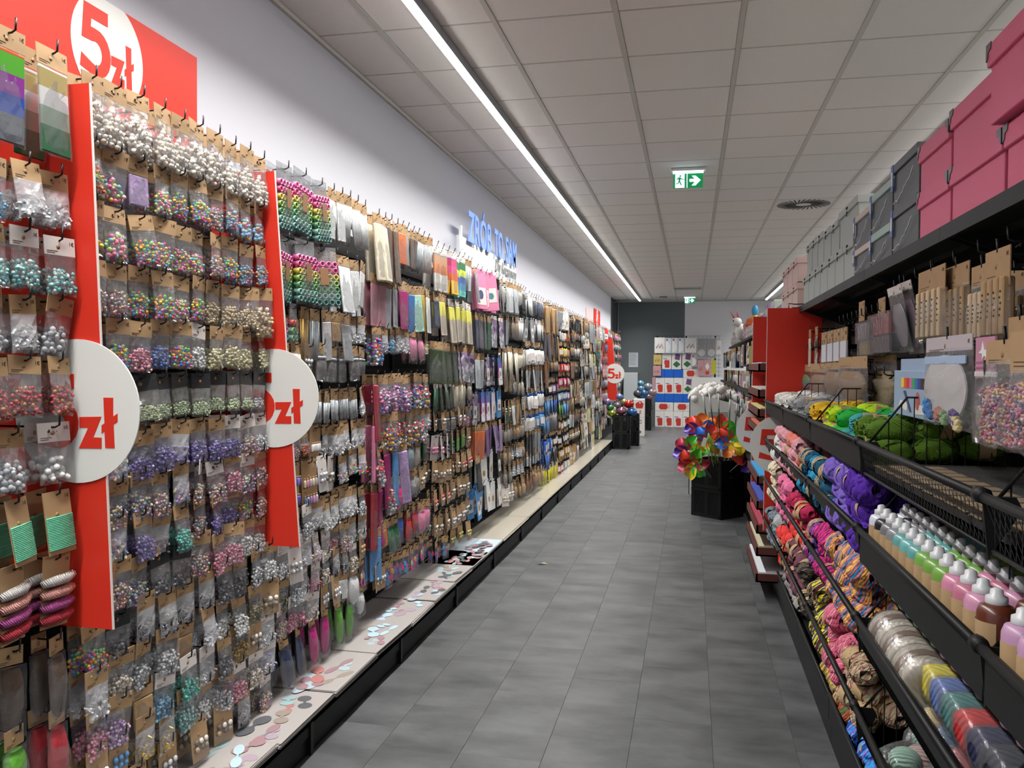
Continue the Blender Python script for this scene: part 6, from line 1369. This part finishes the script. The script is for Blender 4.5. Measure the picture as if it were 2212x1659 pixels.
def wcarton(x, z, w, h, blue, label, lying=False, green=False):
    r = empty('balloon_gas_carton', (x, BY, z), label, 'carton', 'stacked balloon gas cartons'); b = MB(); b.box((0, 0, 0), (w - .004, .3, h - .004), M_cblue if blue else M_tank, bev=.003); b.obj('carton_body', r)
    if blue: return
    b = MB()
    if lying: b.prism([(w * .45 + (w * .22) * cos(t) * 1.0 * 1.1, h * .5 + h * .33 * max(-1, min(1, 1.4 * sin(t)))) for t in [pi * k / 8 for k in range(16)]], -.004, 0, M_tred, axis='y'); [b.box((w * .72, -.003, h * (.3 + .13 * k)), (w * .80, 0, h * (.33 + .13 * k)), M_tred) for k in range(4)]
    elif green: b.prism([(w * .5, h * .1), (w * .9, h * .3), (w * .5, h * .5), (w * .1, h * .3)], -.003, 0, M_tgrn, axis='y'); b.prism([(w * .3, h * .6), (w * .8, h * .55), (w * .9, h * .9), (w * .4, h * .95)], -.003, 0, PAL['vio'][0], axis='y')
    else: b.prism([(w * .52 + w * .28 * max(-1, min(1, 1.3 * cos(t))), h * .33 + h * .23 * max(-1, min(1, 1.3 * sin(t)))) for t in [pi * k / 10 for k in range(20)]], -.004, 0, M_tred, axis='y'); [b.box((w * (.36 + .1 * k), -.003, h * .54), (w * (.38 + .1 * k), 0, h * .62), M_tred) for k in range(4)]; b.box((w * .12, -.003, h * .62), (w * .5, 0, h * .66), mat('print_blue', '#3a64a8', .5)); b.box((w * .05, -.005, h * .03), (w * .3, -.001, h * .3), M_white)
    b.obj('printed_picture', r)
xs = [-.885 + .228 * k for k in range(5)]
for i in range(4):
    wcarton(xs[i], 0, .228, .405, False, 'white carton with a red gas tank print, %s of the floor row' % ORD[i])
for i in range(2): wcarton(xs[0] + i * .46, .407, .45, .215, False, '%s lying white carton with a red tank print above the floor row' % ['left', 'right'][i], True)
for i in range(4): wcarton(xs[i], .624, .228, .212, True, 'plain blue carton, %s of the lower blue row' % ORD[i])
for i in range(4): wcarton(xs[i], .838, .228, .405, False, '%s white carton of the upper tank-print row' % ORD[i], False, i == 3)
for i in range(3): wcarton(xs[i], 1.245, .228, .205, True, 'plain blue carton, %s of the upper blue row' % ORD[i])
wcarton(xs[3], 1.245, .40, .215, False, 'lying carton with a red tank right of the upper blue row', True); wcarton(xs[4] + .01, 1.03, .2, .21, True, 'single plain blue carton at the right of the stack')
wcarton(xs[0] + .16, 1.452, .23, .41, False, 'pale pink-topped carton left on top of the blue row', False, False); wcarton(xs[1] + .17, 1.452, .24, .42, False, 'carton with a green diamond left on top of the blue row', False, True); wcarton(xs[2] + .2, 1.462, .24, .41, False, 'carton with a green diamond right on top of the blue row', False, True)
# grid rack with hanging packs on the back wall
r = empty('wire_grid_rack', (-.93, 21.5, 0), 'black wire grid rack standing before the back wall', 'rack'); b = MB()
for k in range(17): b.tube([(k * .1, 0, 1.2), (k * .1, 0, 2.3)], .003, M_black, 4)
for k in range(12): b.tube([(0, 0, 1.2 + k * .1), (1.65, 0, 1.2 + k * .1)], .003, M_black, 4)
b.obj('wire_grid', r)
for k in range(3): b = MB(); b.box((.05 + k * .72, -.03, 0), (.09 + k * .72, .03, 2.3), M_black); b.obj('rack_post', r)
def hp(px0, px1, py0, py1, mm, label, fn=None, Y=21.1):
    a = aty(px0, py0, Y); c = aty(px1, py1, Y); w = c.x - a.x; h = a.z - c.z; o = empty('party_supply_pack', (a.x, Y, c.z), label, 'party pack', 'party packs on the wire rack')
    b = MB(); b.box((0, 0, 0), (w, .02, h), mm, bev=.002); b.obj('pack_body', o)
    b = MB()
    if fn == 'moon': b.prism([(w * .1 + w * .8 * cos(t), h * .4 + h * .36 * sin(t)) for t in [-pi / 2 + pi * k / 12 for k in range(13)]], -.004, 0, M_white, axis='y'); b.obj('white_half_disc', o); b = MB(); b.ball((w * .3, -.002, h * .88), .025, M_tred, ICO2, (1, .15, 1)); b.obj('red_seal', o)
    elif fn == 'disc': b.prism([(w * .5 + w * .4 * cos(2 * pi * k / 20), h * .27 + w * .4 * sin(2 * pi * k / 20)) for k in range(20)], -.012, 0, M_white, axis='y'); b.obj('white_disc', o); b = MB(); b.box((w * .1, -.02, h * .1), (w * .9, -.004, h * .95), M_film2); b.obj('film_wrap', o)
    elif fn == 'mot':
        for k in range(7): b.prism([(w * (.15 + .1 * k), h * (.3 + .08 * (k % 3))), (w * (.25 + .1 * k), h * (.32 + .08 * (k % 3))), (w * (.2 + .1 * k), h * (.5 + .08 * (k % 3)))], -.003, 0, PAL[['redl', 'blup', 'gold2', 'brn'][k % 4]][0], axis='y')
        b.obj('printed_motif', o)
    elif fn == 'dia': b.prism([(w * .5, h * .35), (w * .85, h * .6), (w * .5, h * .85), (w * .15, h * .6)], -.003, 0, M_white, axis='y'); b.prism([(w * .5 + w * .3 * cos(2 * pi * k / 14), h * .2 + w * .3 * sin(2 * pi * k / 14)) for k in range(14)], -.003, 0, M_tred, axis='y'); b.obj('printed_motif', o)
Mw = mat('pack_whitish', '#d6d4d2', .5); Mbl = mat('pack_pale_blue', '#c0cad8', .5); Mpk = mat('pack_pink', '#c09094', .5); Mge = mat('pack_clear_grey', '#a4a4a4', .25)
hp(1414, 1436, 729, 763, Mw, 'leftmost top party pack with blue and brown print', 'mot')
for i in range(3): hp(1437 + i * 14, 1450 + i * 14, 730, 763, Mbl, 'pale blue pack with a white half-disc, %s of three' % ORD[i], 'moon')
hp(1480, 1504, 730, 762, Mw, 'cream pack with small red and gold figures', 'mot'); hp(1506, 1525, 730, 774, Mge, 'clear pack with a round white plate, left one', 'disc'); hp(1527, 1547, 730, 774, Mge, 'clear pack with a round white plate, right one', 'disc'); hp(1548, 1558, 735, 765, Mw, 'narrow pale pack at the right end of the top row', 'mot')
hp(1412, 1429, 766, 788, mat('pack_yellow', '#c0a860', .5), 'small yellow and pink pack left of the cartons', 'mot', 21.12); hp(1411, 1428, 790, 812, Mpk, 'pink balloon pack left of the upper blue cartons', 'mot', 21.12); hp(1409, 1415, 815, 840, Mpk, 'narrow pink pack left of the carton stack', None, 21.12)
hp(1507, 1520, 778, 812, Mpk, 'narrow reddish pack with white tools', 'mot'); hp(1521, 1535, 778, 812, Mpk, 'reddish pack with a white diamond and ring', 'dia'); hp(1537, 1546, 778, 808, mat('pack_bright_yellow', '#b8b430', .5), 'bright yellow black pack right of the ring pack'); hp(1494, 1505, 766, 792, Mge, 'grey half-moon pack above the lying carton', 'moon')
hp(1495, 1560, 815, 850, Mw, 'wide pale striped pack behind the stuffing bin', 'mot')
